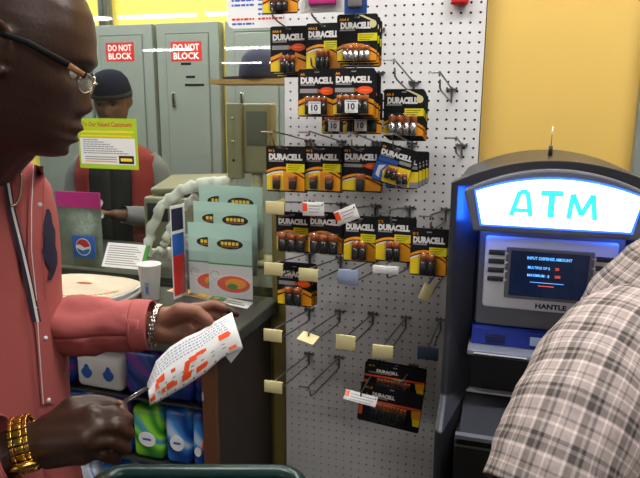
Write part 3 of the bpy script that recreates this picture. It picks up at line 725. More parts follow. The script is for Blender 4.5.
m.box(W_*.68, W_*.93, -.0014, -.0011, H_*.11, H_*.27, 'black'); m.box(W_*.71, W_*.90, -.0017, -.0014, H_*.16, H_*.22, 'yel')
m.build('sheet', t)
x0, x1, z0, z1 = on_glass(226, 288, -40, 27)
t = empty('price_sheet', (x0, PY-.0032, z0), 'white sheet with blue and red small print at the top of the glass screen', 'notice')
W_, H_ = x1-x0, z1-z0
pts = [(r_*0, 0) for r_ in ()]
m = MB(); rr = .02; m.prism([(rr, 0), (W_-.001, 0), (W_-.001, H_), (0, H_), (0, rr), (rr*.3, rr*.3)], -.0008, 0, FW_ if False else 'paper')
for k in range(16):
    for c0, c1, mt in ((.08, .45, 'blue'), (.52, .95, 'blue')):
        if k == 1: mt = 'red2'
        if random.random() < .85:
            x = W_*c0
            while x < W_*c1-.004:
                L = random.uniform(.006, .02); m.box(x, min(x+L, W_*c1), -.0013, -.0008, H_*.05+k*.0135, H_*.05+k*.0135+.006, mt); x += L+.003
m.build('sheet', t)

# ------------------------------------------------------------------ behind the glass
def elec_panel(px0, px1, ptop, label, sticker=None, tall=1.55, slots=False):
    Yp = 1.78; a = at(px0, ptop, Y=Yp); b = at(px1, ptop, Y=Yp); w = b.x-a.x; zt = 2.1
    t = empty('electrical_panel', (a.x, Yp, zt-tall), label, 'electrical panel', 'grey electrical panels on the office wall')
    MB().rbox(0, w, 0, .069, 0, tall, 'panelg', .004, 2, False).build('enclosure', t)
    m = MB(); m.rbox(w*.16, w*.84, -.008, -.0003, .08, tall-.07, 'panelg', .003, 2, False); m.build('door', t)
    m = MB(); 
    for (x0, x1, z0, z1) in ((w*.15, w*.156, .07, tall-.06), (w*.844, w*.85, .07, tall-.06), (w*.15, w*.85, tall-.066, tall-.061)): m.box(x0, x1, -.002, -.0001, z0, z1, 'seam')
    m.build('door_gap', t)
    lz = at(174, 100, Y=Yp).z-(zt-tall)
    m = MB().rbox(w*.24, w*.30, -.020, -.0085, lz-.045, lz+.045, 'steel', .004, 2).rbox(w*.255, w*.285, -.026, -.0205, lz-.02, lz+.04, 'blackp', .002, 2); m.build('latch', t)
    if sticker:
        s0 = at(sticker[0], sticker[2], Y=Yp-.009); s1 = at(sticker[1], sticker[3], Y=Yp-.009)
        m = MB(); x0, x1 = s0.x-a.x, s1.x-a.x; z0, z1 = s1.z-(zt-tall), s0.z-(zt-tall)
        m.box(x0, x1, -.0092, -.0082, z0, z1, 'red2')
        for s_, zz in (('DO NOT', z0+(z1-z0)*.56), ('BLOCK', z0+(z1-z0)*.12)): m.text(s_, (x0+x1)/2, zz, -.0096, (z1-z0)*.46, 'white', .03, 'CENTER', width=(x1-x0)*.84)
        m.build('warning_sticker', t)
    if slots:
        for q, (l, r_, z) in enumerate(((181, 191, 64), (186, 195, 77), (185, 204, 85))):
            p0 = at(l, z, Y=Yp-.009); p1 = at(r_, z, Y=Yp-.009)
            MB().box(p0.x-a.x, p1.x-a.x, -.010, -.0082, p0.z-(zt-tall)-.007, p0.z-(zt-tall)+.007, 'black').build('name_plate', t)
elec_panel(28, 87, 26, 'grey electrical panel mostly hidden behind the head of the bald man')
elec_panel(90, 151.5, 25, 'grey electrical panel behind the cashier with a red warning sticker', (105.5, 134.5, 43, 61))
elec_panel(155.5, 218, 22, 'grey electrical panel with red sticker and three small dark plates', (170.5, 202, 42, 61), slots=True)
elec_panel(224.5, 289, 22, 'grey electrical panel without sticker, behind the beige monitor and plywood shelf')
for k, (px, r_) in enumerate(((101.5, .018), (106, .012), (111, .012))):
    p = at(px, 12, Y=1.82)
    tag(MB().tube([(p.x, 1.815, 2.102), (p.x, 1.815, 2.6), (p.x, 1.815, CEIL-.002)], r_, 'panelg', 12).build('conduit'), ('thick grey conduit rising from the panel behind the cashier', 'thin grey conduit rising in the middle of three above the panel', 'thin grey conduit rising rightmost of three above the panel')[k], 'conduit', 'conduits above the panels')
# plywood shelf with dark cap and things
a = at(219, 80, Y=1.0); b = at(289, 80, Y=1.0)
t = empty('wall_shelf', (a.x, 1.0, a.z), 'narrow plywood shelf on a bracket behind the glass, left of the top battery packs', 'shelf')
MB().box(0, b.x-a.x+.25, -.1, .15, -.022, 0, 'ply').build('board', t)
MB().box(b.x-a.x+.2, b.x-a.x+.22, -.05, 0, -(a.z-1.0-.001), -.0225, 'panelg').build('support', t)
def navy_cap():
    c = at(258, 78, Y=.95); t = empty('baseball_cap', (c.x, .98, a.z+.0005), 'navy blue cap lying on the plywood shelf behind the glass', 'cap')
    m = MB(); prof = [(.098, 0), (.1, .02), (.096, .06), (.082, .1), (.055, .125), (.02, .135), (.001, .136)]
    m.lathe((0, 0, 0), prof, 'navy', 28); m.build('crown', t)
    m = MB(); n = 18; pts = [(-.06-.13*math.sin(PI*i/n), -.08+.16*i/n) for i in range(n+1)]
    m.prism(pts, .004, .012, 'navy', axis='z'); m.build('brim', t)
navy_cap()
# beige pos monitor seen from the rear
def monitor():
    a = at(231, 178, Y=.42); b = at(272, 178, Y=.42); zt = at(235, 103, Y=.42).z; z0 = at(235, 178, Y=.42).z
    t = empty('pos_monitor', (a.x, .42, 1.0), 'beige register monitor seen from behind, under the plywood shelf', 'monitor')
    w = b.x-a.x; H = zt-z0; zb = z0-1.0
    m = MB().rbox(0, w*.36, -.03, .0, zb, zb+H, 'beige', .006, 3); m.build('bezel', t)
    m = MB(); X = [(w*.30, 0, zb+.03), (w, .05, zb+.03), (w, .05, zb+H-.01), (w*.30, 0, zb+H-.02)]
    m.rbox(w*.30, w, -.012, .06, zb+.02, zb+H, 'beige', .012, 3); m.rbox(w*.44, w*.92, -.016, -.0125, zb+H*.45, zb+H-.03, 'seam', .003, 2); m.build('housing', t)
    m = MB()
    for z in (.25, .5, .8): m.lathe((w*.16, -.031, zb+H*z), [(.006, 0), (.005, -.004), (.001, -.005)], 'steel' if z > .3 else 'blackp', 12, axis='y')
    m.build('knob', t)
    m = MB().tube([(w*.6, .02, .003), (w*.6, .02, zb+.03)], .022, 'beige', 16).rbox(w*.2, w*1.1, -.05, .1, .0005, .014, 'beige', .005, 2); m.build('stand', t)
monitor()
def register():
    a = at(152, 182, Y=.6); b = at(226, 182, Y=.6)
    t = empty('cash_register', (a.x, .52, ZC), 'beige cash register lying low behind the glass, beside the monitor', 'cash register')
    w = b.x-a.x; h = at(190, 176, Y=.5).z-ZC
    MB().rbox(0, w, 0, .3, .0005, h*.7, 'beige', .015, 3).build('body', t)
    m = MB(); m.X = Matrix.Translation((0, .03, h*.7)) @ Matrix.Rotation(.22, 4, 'X') @ Matrix.Rotation(-.06, 4, 'Y'); m.rbox(.02, w*.95, .0, .2, .0, .03, 'beige', .012, 3); m.build('lid', t)
    m = MB().rbox(w*.06, w*.34, -.004, .0, h*.38, h*.62, 'blackp', .002, 2); m.build('slot', t)
register()
# snack bag with magenta top, behind the glass
def snack_bag():
    a = at(60, 245, Y=.16); b = at(103, 245, Y=.16); zt = at(80, 192, Y=.16).z; w = b.x-a.x; H = zt-ZC
    t = empty('snack_bag', (a.x, .16, ZC), 'clear snack bag with a magenta header standing behind the glass', 'bag')
    m = MB(); n = 12
    vs = []; 
    for i in range(n+1):
        for j in range(n+1):
            u, v = i/n, j/n; vs.append((u*w, -.022*math.sin(PI*u)*math.sin(PI*min(v*1.1, 1))-.001, .002+v*H*.80))
    k = len(vs); vs += [(x, -y, z) for x, y, z in vs]
    fs = [(i*(n+1)+j, (i+1)*(n+1)+j, (i+1)*(n+1)+j+1, i*(n+1)+j+1) for i in range(n) for j in range(n)]
    fs += [tuple(k+q for q in reversed(f)) for f in fs]
    gm = mat('snack_film', lin(150, 158, 150), .25, .3, noise_amt=.6, nscale=18, bump=.4, bscale=30)
    m.add(vs, fs, gm, True); m.build('pouch', t)
    MB().box(0, w, -.003, .003, H*.80, H, 'pink').build('header', t)
    m = MB(); cx, cz, r_ = w*.66, H*.30, w*.17
    m.rbox(cx-r_*1.5, cx+r_*1.5, -.028, -.022, cz-r_*1.3, cz+r_*1.3, 'blue', .003, 2)
    m.prism(arc(cx, cz, r_, r_, 0, 2*PI, 24), -.0286, -.0282, 'white')
    m.prism([(cx+r_*.92*math.cos(q), cz+r_*.92*math.sin(q)) for q in [PI*.05+PI*.9*i/12 for i in range(13)]]+[(cx-r_*.5, cz+r_*.28), (cx+r_*.2, cz-.05*r_)], -.0292, -.0288, 'red2')
    m.prism([(cx+r_*.9*math.cos(q), cz+r_*.9*math.sin(q)) for q in [-PI*.05-PI*.9*i/12 for i in range(13)]]+[(cx-r_*.1, cz-r_*.42), (cx+r_*.4, cz-.25*r_)], -.0292, -.0288, 'blue')
    m.build('logo_label', t)
    MB().rbox(w*.1, w*.32, -.03, -.020, H*.1, H*.6, 'yel', .004, 2).build('price_patch', t) if False else None
snack_bag()

# ------------------------------------------------------------------ cash machine
def atm():
    AX, AY = .19, -.5
    t = empty('cash_machine', (AX, AY, 0), 'charcoal cash machine with a lit white and cyan sign beside the pegboard', 'cash machine')
    hw = .20; D = .42
    def top(x, z0=1.452, z1=1.503): return z1-(z1-z0)*(x/hw)**2
    # outer shell: arched back body
    outl = [(-hw, 0), (-hw, top(hw))]+[(-hw+2*hw*i/16, top(-hw+2*hw*i/16)) for i in range(1, 16)]+[(hw, top(hw)), (hw, 0)]
    m = MB(); m.prism([(x*.98, z-.004 if z > .1 else z) for x, z in outl], .062, D, 'atmd'); m.build('body', t, bevel=.006)
    # pillars: front rim then a face slanting inwards
    for s in (-1, 1):
        m = MB(); secs = []
        for z, o, i_, dy in ((0, 0, .034, -.02), (.90, 0, .034, -.10), (.955, 0, .034, -.10), (1.0, 0, .030, -.02), (1.15, 0, .028, 0), (1.449, 0, .028, 0)):
            secs.append([(s*(hw-o), dy+.008, z), (s*(hw-.008-o), dy, z), (s*(hw-i_*.45), dy-.001, z), (s*(hw-i_-.028), .05, z), (s*(hw-i_-.028), .061, z), (s*(hw-o), .061, z)])
        n = 6; vs = [p for q in secs for p in q]; fs = [(k*n+j, k*n+(j+1) % n, (k+1)*n+(j+1) % n, (k+1)*n+j) for k in range(len(secs)-1) for j in range(n)]+[list(range(n)), list(range(len(vs)-1, len(vs)-n-1, -1))]
        m.add(vs, fs, 'atmd'); m.build('pillar', t, recalc=True, bevel=.003)
    # head with the lit sign
    hz = [(-hw, 1.449)]+[(-hw+2*hw*i/20, top(-hw+2*hw*i/20)) for i in range(21)]+[(hw, 1.449)]
    m = MB(); m.prism([(-hw, 1.4485)]+hz[1:-1]+[(hw, 1.4485)], -.0, .0615, 'atmd'); m.build('hood', t, bevel=.004)
    def curve(x, zc, k): return zc-k*x*x
    wt, wb, zb = .172, .150, 1.366
    fr_o = [(wb, zb-.004), (wt, 1.442)]+[(wt-2*wt*i/20, curve(wt-2*wt*i/20, 1.488, 1.55)) for i in range(21)][1:-1]+[(-wt, 1.442), (-wb, zb-.004)]
    m = MB(); m.prism(fr_o, -.030, .0, 'atmg'); m.build('sign_bezel', t, bevel=.004)
    def shp(wt, wb, zc, ze, zb, k): return [(wb, zb), (wt, ze)]+[(wt-2*wt*i/20, zc-k*(wt-2*wt*i/20)**2) for i in range(1, 20)]+[(-wt, ze), (-wb, zb)]
    k1 = .029/.15**2
    m = MB(); m.prism(shp(.152, .137, 1.474, 1.474-k1*.152**2, 1.374, k1), -.0325, -.029, 'signb'); 
    m.build('sign_edge', t)
    m = MB(); m.prism(shp(.148, .133, 1.470, 1.470-k1*.148**2, 1.378, k1), -.0345, -.0326, 'sign')
    m.build('sign_face', t)
    m = MB(); 
    def stroke(pts, wd):
        for (xa, za), (xb, zb_) in zip(pts, pts[1:]):
            dx, dz = xb-xa, zb_-za; L = math.hypot(dx, dz); nx, nz = -dz/L*wd/2, dx/L*wd/2
            m.prism([(xa+nx, za+nz), (xa-nx, za-nz), (xb-nx, zb_-nz), (xb+nx, zb_+nz)], -.0354, -.0347, 'signc')
    stroke([(-.080, 1.398), (-.066, 1.445)], .009); stroke([(-.066, 1.4449), (-.052, 1.4449)], .009); stroke([(-.052, 1.445), (-.044, 1.398)], .009); stroke([(-.074, 1.409), (-.047, 1.409)], .008)
    stroke([(-.028, 1.444), (.012, 1.444)], .011); stroke([(-.008, 1.440), (-.008, 1.398)], .012)
    stroke([(.024, 1.397), (.029, 1.444)], .009); stroke([(.029, 1.444), (.046, 1.405)], .009); stroke([(.046, 1.405), (.064, 1.444)], .009); stroke([(.064, 1.444), (.070, 1.397)], .009)
    m.build('sign_lettering', t)
    for s in (-1, 1):   # led lamps glowing under the wings of the sign
        m = MB(); m.box(min(s*.140, s*.150), max(s*.140, s*.150), .003, .018, 1.372, 1.440, 'led'); m.build('led_lamp', t)
    # fascia
    m = MB(); m.rbox(-.138, .138, .030, .061, 1.1505, 1.362, 'atmg', .004, 2, False); m.build('fascia', t)
    m = MB(); m.rbox(-.126, .126, .018, .0298, 1.193, 1.345, 'silver', .006, 3); m.build('screen_surround', t)
    m = MB(); m.prism([(-.083, 1.218), (.083, 1.218), (.083, 1.325), (-.083, 1.325)], .0130, .0179, 'atmg'); m.build('screen_frame', t, bevel=.002)
    m = MB(); m.box(-.074, .074, .0122, .0129, 1.225, 1.319, 'screen'); m.build('screen', t)
    m = MB(); y = .0119
    m.text('INPUT DISPENSE AMOUNT', 0, 1.303, y, .0085, 'sblue', .02, 'CENTER', width=.085)
    m.text('MULTIPLE OF $', .002, 1.284, y, .0075, 'sblue', .02, 'RIGHT', width=.042); m.text('20', .012, 1.284, y, .0075, 'sred', .02)
    m.text('MAXIMUM : $', .002, 1.268, y, .0075, 'sblue', .02, 'RIGHT', width=.042); m.text('200', .012, 1.268, y, .0075, 'sred', .02)
    m.box(-.034, .03, y, y+.0002, 1.2555, 1.2565, 'sblue'); m.box(-.018, .012, y, y+.0002, 1.2485, 1.2500, 'sred')
    m.build('screen_text', t)
    for s in (-1, 1):
        for k in range(4):
            z = 1.312-.0185*k
            m = MB().rbox(min(s*.085, s*.118), max(s*.085, s*.118), .012, .0179, z-.005, z+.005, 'atmd', .0015, 2); m.add([(s*.086, .0115, z+.004), (s*.086, .0115, z-.004), (s*.078, .0115, z)], [(0, 1, 2)], 'white'); m.build('function_key', t)
    m = MB().text('HANTLE', .010, 1.2005, .0174, .014, 'navy', .04, 'CENTER', width=.06); m.build('maker_lettering', t)
    # blue band, ledge, receipt slot
    def slab(x0, x1, prof, mt, name, **k):
        mm = MB(); mm.prism(prof, x0, x1, mt, axis='x'); return mm.build(name, t, **k)
    slab(-.143, .143, [(.061, 1.150), (.029, 1.149), (.020, 1.144), (.008, 1.114), (.061, 1.114)], 'atmb', 'blue_band', bevel=.002)
    slab(-.148, .148, [(.061, 1.1135), (-.002, 1.1135), (-.018, 1.108), (-.020, 1.098), (.004, 1.088), (.061, 1.084)], 'atmg', 'ledge', bevel=.002)
    m = MB(); m.box(-.135, -.03, -.0215, -.0185, 1.102, 1.1045, 'silver'); m.box(-.135, -.03, -.0208, -.0185, 1.0995, 1.1018, 'blackp'); m.build('receipt_slot', t)
    m = MB(); m.X = Matrix.Translation((0, .0135, 1.129)) @ Matrix.Rotation(-.38, 4, 'X')
    m.rbox(-.025, .055, -.0035, .002, -.009, .009, 'bluegrey', .001, 2)
    m.build('band_label', t); m = MB(); m.X = Matrix.Translation((0, .0135, 1.129)) @ Matrix.Rotation(-.38, 4, 'X')
    for k in range(3): m.box(-.115, -.075, -.0030, .002, -.008+.006*k, -.0062+.006*k, 'navy')
    m.build('band_lettering', t)
    # keypad bay: dark recess, sloping shelf, kick body
    slab(-.148, .148, [(.061, 1.084), (.050, 1.084), (.050, .9965), (.061, .9965)], 'blackp', 'bay_back')
    slab(-.152, .152, [(.061, .992), (.048, .992), (.045, .996), (.040, .990), (-.090, .952), (-.090, .944), (.061, .944)], 'atmd', 'keypad_shelf', bevel=.002)
    m = MB(); m.box(-.148, .148, .030, .0475, .9925, .9965, 'silver'); m.add([(-.158, -.1045, .958), (.158, -.1045, .958), (.158, -.090, .9585), (-.158, -.090, .9585), (-.158, -.1045, .950), (.158, -.1045, .950), (.158, -.090, .950), (-.158, -.090, .950)], [(0, 1, 2, 3), (7, 6, 5, 4), (0, 4, 5, 1), (1, 5, 6, 2), (2, 6, 7, 3), (3, 7, 4, 0)], 'atmg'); m.build('shelf_edge_trim', t)
    slab(-.16, .16, [(.061, .9435), (-.098, .9435), (-.098, .93), (-.06, .60), (-.03, .02), (.061, .0)], 'blackp', 'lower_door', bevel=.003)
    m = MB(); m.add([(-.158, -.103, .938), (.158, -.103, .938), (.158, -.0985, .930), (-.158, -.0985, .930)], [(0, 1, 2, 3)], 'atmg')
    m.rbox(.02, .12, -.062, -.02, .965, .98, 'steel', .004, 2); 
    for i in range(3):
        for j in range(4): m.rbox(.026+.03*i, .048+.03*i, -.06+.018*0+j*.0, -.05, .972, .986, 'atmd', .002, 2) if False else None
    m.build('card_tray', t)
    a = MB(); a.tube([(-.005, .2, 1.498), (-.005, .2, 1.52)], .0045, 'blackp', 10); a.build('antenna_base', t)
    p = at(557, 127, Y=AY+.2); MB().tube([(-.005, .2, 1.518), (-.004, .2, p.z)], .0011, 'steel', 6).build('antenna', t)
atm()

# ------------------------------------------------------------------ people
def cone(mb, p0, r0, p1, r1, n=14, mt='skin', k=4):
    """closed tapered capsule"""
    p0, p1 = Vector(p0), Vector(p1); d = (p1-p0); L = d.length; t = d.normalized()
    path, R = [], []
    for i in range(k): a = PI/2*(1-i/k); path.append(p0-t*r0*math.sin(a)*.999); R.append(max(r0*math.cos(a), r0*.05))
    path.append(p0); R.append(r0); path.append(p1); R.append(r1)
    for i in range(1, k+1): a = PI/2*i/k; path.append(p1+t*r1*math.sin(a)*.999); R.append(max(r1*math.cos(a), r1*.05))
    mb.tube(path, R, mt, n)
def limb(mb, pts, rs, mt='skin', n=14):
    for i in range(len(pts)-1): cone(mb, pts[i], rs[i], pts[i+1], rs[i+1], n, mt)
def cinterp(z, tab, col_):
    for i in range(len(tab)-1):
        a, b = tab[i], tab[i+1]
        if a[0] >= z >= b[0]:
            f = (a[0]-z)/(a[0]-b[0]); f = f*f*(3-2*f)*.35+f*.65
            return a[col_]*(1-f)+b[col_]*f
    return tab[-1][col_]
HT = [(.132, -.005, -.008, .004), (.128, .025, -.04, .028), (.118, .052, -.064, .044), (.10, .078, -.083, .060), (.078, .093, -.095, .070), (.05, .103, -.102, .077), (.028, .1065, -.101, .078), (.015, .105, -.099, .078),
      (.0, .097, -.095, .077), (-.02, .098, -.088, .075), (-.045, .100, -.078, .071), (-.065, .101, -.066, .066), (-.085, .100, -.052, .060), (-.102, .099, -.036, .052), (-.114, .094, -.018, .042), (-.122, .080, .0, .030), (-.126, .06, .02, .012)]
def head(mb, Xf, sx=1.0, nose=1.0, mt='skin'):
    rows, n = 64, 80
    vs = []
    g = lambda x, s: math.exp(-(x/s)**2)
    for i in range(rows):
        z = .132-(.258)*i/(rows-1)
        F, B, W_ = cinterp(z, HT, 1), cinterp(z, HT, 2), cinterp(z, HT, 3)
        for k in range(n):
            a = 2*PI*k/n-PI
            ca, sa = math.cos(a), math.sin(a)
            e = .86
            x = (F if ca > 0 else -B)*math.copysign(abs(ca)**e, ca); y = W_*math.copysign(abs(sa)**e, sa)
            if ca > 0:
                # face plane is flatter than an ellipse
                d = 0
                # brow ridge
                d += .006*g(z-.021, .009)*g(abs(y)-.022, .03)
                # eye sockets
                d -= .013*g(z-.002, .012)*g(abs(y)-.033, .016)
                d += .005*g(z-.002, .007)*g(abs(y)-.033, .012)
                # nose
                if z < .012 and z > -.064:
                    t_ = (.012-z)/.064; pr = (.002+.023*t_**1.1) if t_ < .82 else (.023*(1-(t_-.82)/.36*1.2))
                    d += nose*max(pr, 0)*g(y, .008+.009*t_)
                d += .006*nose*g(z+.049, .007)*g(abs(y)-.014, .007)      # nostrils' wings
                # mouth
                mw = g(y, .026)
                d += (.013*g(z+.0725, .0065)-.006*g(z+.0815, .0028)+.0125*g(z+.0895, .0065)-.004*g(z+.101, .006)+.006*g(z+.113, .009))*mw
                d += .004*g(z+.062, .006)*g(y, .02)
                d += .006*g(z+.022, .018)*g(abs(y)-.05, .018)           # cheek bone
                x += d
            vs.append(Xf @ Vector((x*sx, y, z)))
    T = len(vs); vs += [Xf @ Vector((-.005*sx, 0, .133)), Xf @ Vector((.03, 0, -.127))]
    fs = [(i*n+k, (i+1)*n+k, (i+1)*n+(k+1) % n, i*n+(k+1) % n) for i in range(rows-1) for k in range(n)]
    fs += [(T, k, (k+1) % n) for k in range(n)]+[(T+1, (rows-1)*n+(k+1) % n, (rows-1)*n+k) for k in range(n)]
    mb.add(vs, fs, mt, True)
    for s in (-1, 1):   # ears
        pts = [(.012, -.022), (.002, -.03), (-.010, -.018), (-.020, .0), (-.024, .018), (-.016, .032), (-.002, .034), (.008, .024), (.010, .010)]
        E = [Xf @ Vector((x*sx-.002, s*(.079+.012*(1 if j in (2, 3, 4, 5, 6) else .2)), z)) for j, (x, z) in enumerate(pts)]
        limb(mb, E, [.0045, .006, .0055, .005, .005, .005, .005, .0045, .004], mt, 8)
        limb(mb, [Xf @ Vector((-.004*sx, s*.080, -.014)), Xf @ Vector((-.012*sx, s*.082, .015))], [.008, .010], mt, 10)
        limb(mb, [Xf @ Vector((.008*sx, s*.079, -.006)), Xf @ Vector((.006*sx, s*.080, .004))], [.005, .005], mt, 8)
def remesh(mb, name, parent, vox, mt, smooth=4, regions=()):
    o = mb.build('tmp')
    r = o.modifiers.new('r', 'REMESH'); r.mode = 'VOXEL'; r.voxel_size = vox
    s = o.modifiers.new('s', 'SMOOTH'); s.factor = .5; s.iterations = smooth
    dg = bpy.context.evaluated_depsgraph_get(); me = bpy.data.meshes.new_from_object(o.evaluated_get(dg))
    me.name = name; me.materials.clear(); me.materials.append(M[mt])
    for _, m2 in regions: me.materials.append(M[m2])
    me.polygons.foreach_set('use_smooth', [True]*len(me.polygons))
    if regions:
        for p in me.polygons:
            for i, (fn, _) in enumerate(regions):
                if fn(p.center, p.normal): p.material_index = i+1; break
    bpy.data.objects.remove(o)
    q = bpy.data.objects.new(name, me); col.objects.link(q); q.parent = parent
    return q
def V(px, py, D): return at(px, py, D=D)
def frame(origin, fwd, up=(0, 0, 1)):
    f = Vector(fwd).normalized(); l = Vector(up).cross(f).normalized(); u = f.cross(l)
    m = Matrix.Identity(4)
    for i in range(3): m[i][0] = f[i]; m[i][1] = l[i]; m[i][2] = u[i]; m[i][3] = origin[i]
    return m
RTv, FHv = Vector(RT), Vector((-math.sin(YAW), math.cos(YAW), 0))
def dirv(r, f, z=0): return (RTv*r+FHv*f+Vector((0, 0, z))).normalized()
def ring_loft(mb, rings, mt, uvs=None, close=False, caps=False):
    n = len(rings[0]); vs = [p for r in rings for p in r]; fs = []; U = []
    for i in range(len(rings)-1):
        for k in range(n if close else n-1):
            k2 = (k+1) % n
            fs.append((i*n+k, i*n+k2, (i+1)*n+k2, (i+1)*n+k))
            if uvs: U.append((uvs(i, k), uvs(i, k+1), uvs(i+1, k+1), uvs(i+1, k)))
    mb.add(vs, fs, mt, True, U or None)
def torso_pt(T, a, z, push=0, wr=.006, seed=0):
    """T: dict with rows (z, half depth front, half depth back, half width, forward lean)"""
    rows = T['rows']
    z = min(max(z, rows[-1][0]), rows[0][0])
    f_, b_, w_, l_ = [cinterp(z, rows, i) for i in (1, 2, 3, 4)]
    ca, sa = math.cos(a), math.sin(a); e = .8
    x = (f_ if ca > 0 else b_)*math.copysign(abs(ca)**e, ca); y = w_*math.copysign(abs(sa)**e, sa)
    nz = noise.noise(Vector((x*5+seed, y*5, z*9)))*wr+noise.noise(Vector((x*14, y*12+seed, z*16)))*wr*.35
    r = math.hypot(x, y) or 1
    k = 1+(nz+push)/r
    return T['X'] @ Vector((x*k+l_, y*k, z))
def sleeve(mb, pts, rs, mt, n=40, m=36, wr=.006, seed=1, flat=1.0, uvscale=1.0, uoff=0):
    P = [Vector(p) for p in pts]; rings = []; L = 0; lens = []
    t0 = (P[1]-P[0]).normalized(); a = Vector((0, 0, 1)).cross(t0)
    a = a.normalized() if a.length > .1 else t0.orthogonal().normalized()
    prev = None
    for i in range(m+1):
        f = i/m*(len(P)-1); j = min(int(f), len(P)-2); q = f-j
        p_1, p_2 = P[max(j-1, 0)], P[min(j+2, len(P)-1)]
        c = .5*((2*P[j])+(P[j+1]-p_1)*q+(2*p_1-5*P[j]+4*P[j+1]-p_2)*q*q+(3*P[j]-p_1-3*P[j+1]+p_2)*q**3)
        r = rs[j]*(1-q)+rs[j+1]*q
        if prev is not None: L += (c-prev).length; tt = (c-prev).normalized()
        else: tt = t0
        prev = c; lens.append(L)
        a = (a-tt*a.dot(tt)).normalized(); b = tt.cross(a)
        ring = []
        for k in range(n+1):
            an = 2*PI*k/n; d = a*math.cos(an)+b*math.sin(an)*flat
            w_ = noise.noise(Vector((L*22+seed, math.cos(an)*1.2, math.sin(an)*1.2)))*wr+noise.noise(Vector((L*50, math.cos(an)*3+seed, math.sin(an)*3)))*wr*.4
            ring.append(c+d*(r+w_))
        rings.append(ring)
    R0 = sum(rs)/len(rs)
    ring_loft(mb, rings, mt, uvs=lambda i, k: (uoff+k/n*2*PI*R0, lens[i]))
    return rings

# finger chains: list of joints; the palm is a flattened group of cones
def hand(mb, wrist, kn, fingers, thumb, r=.0092, palm_r=.0135, mt='skin'):
    wrist = Vector(wrist)
    for i, f in enumerate(fingers):
        cone(mb, wrist.lerp(Vector(f[0]), .12), palm_r*1.25, f[0], palm_r*.88, 12, mt)
        rr = r*(.98, 1.0, .96, .86)[i % 4]
        limb(mb, f, [rr*1.12, rr*1.02, rr*.95, rr*.82][:len(f)], mt, 12)
    for i in range(len(fingers)-1):
        cone(mb, Vector(fingers[i][0]).lerp(Vector(fingers[i+1][0]), .5).lerp(wrist, .25), palm_r, wrist.lerp(Vector(fingers[i][0]), .35), palm_r*1.1, 12, mt)
    limb(mb, [wrist.lerp(Vector(thumb[0]), .25)]+list(thumb), [palm_r*1.2, r*1.75, r*1.32, r*1.15, r*.9][:len(thumb)+1], mt, 12)

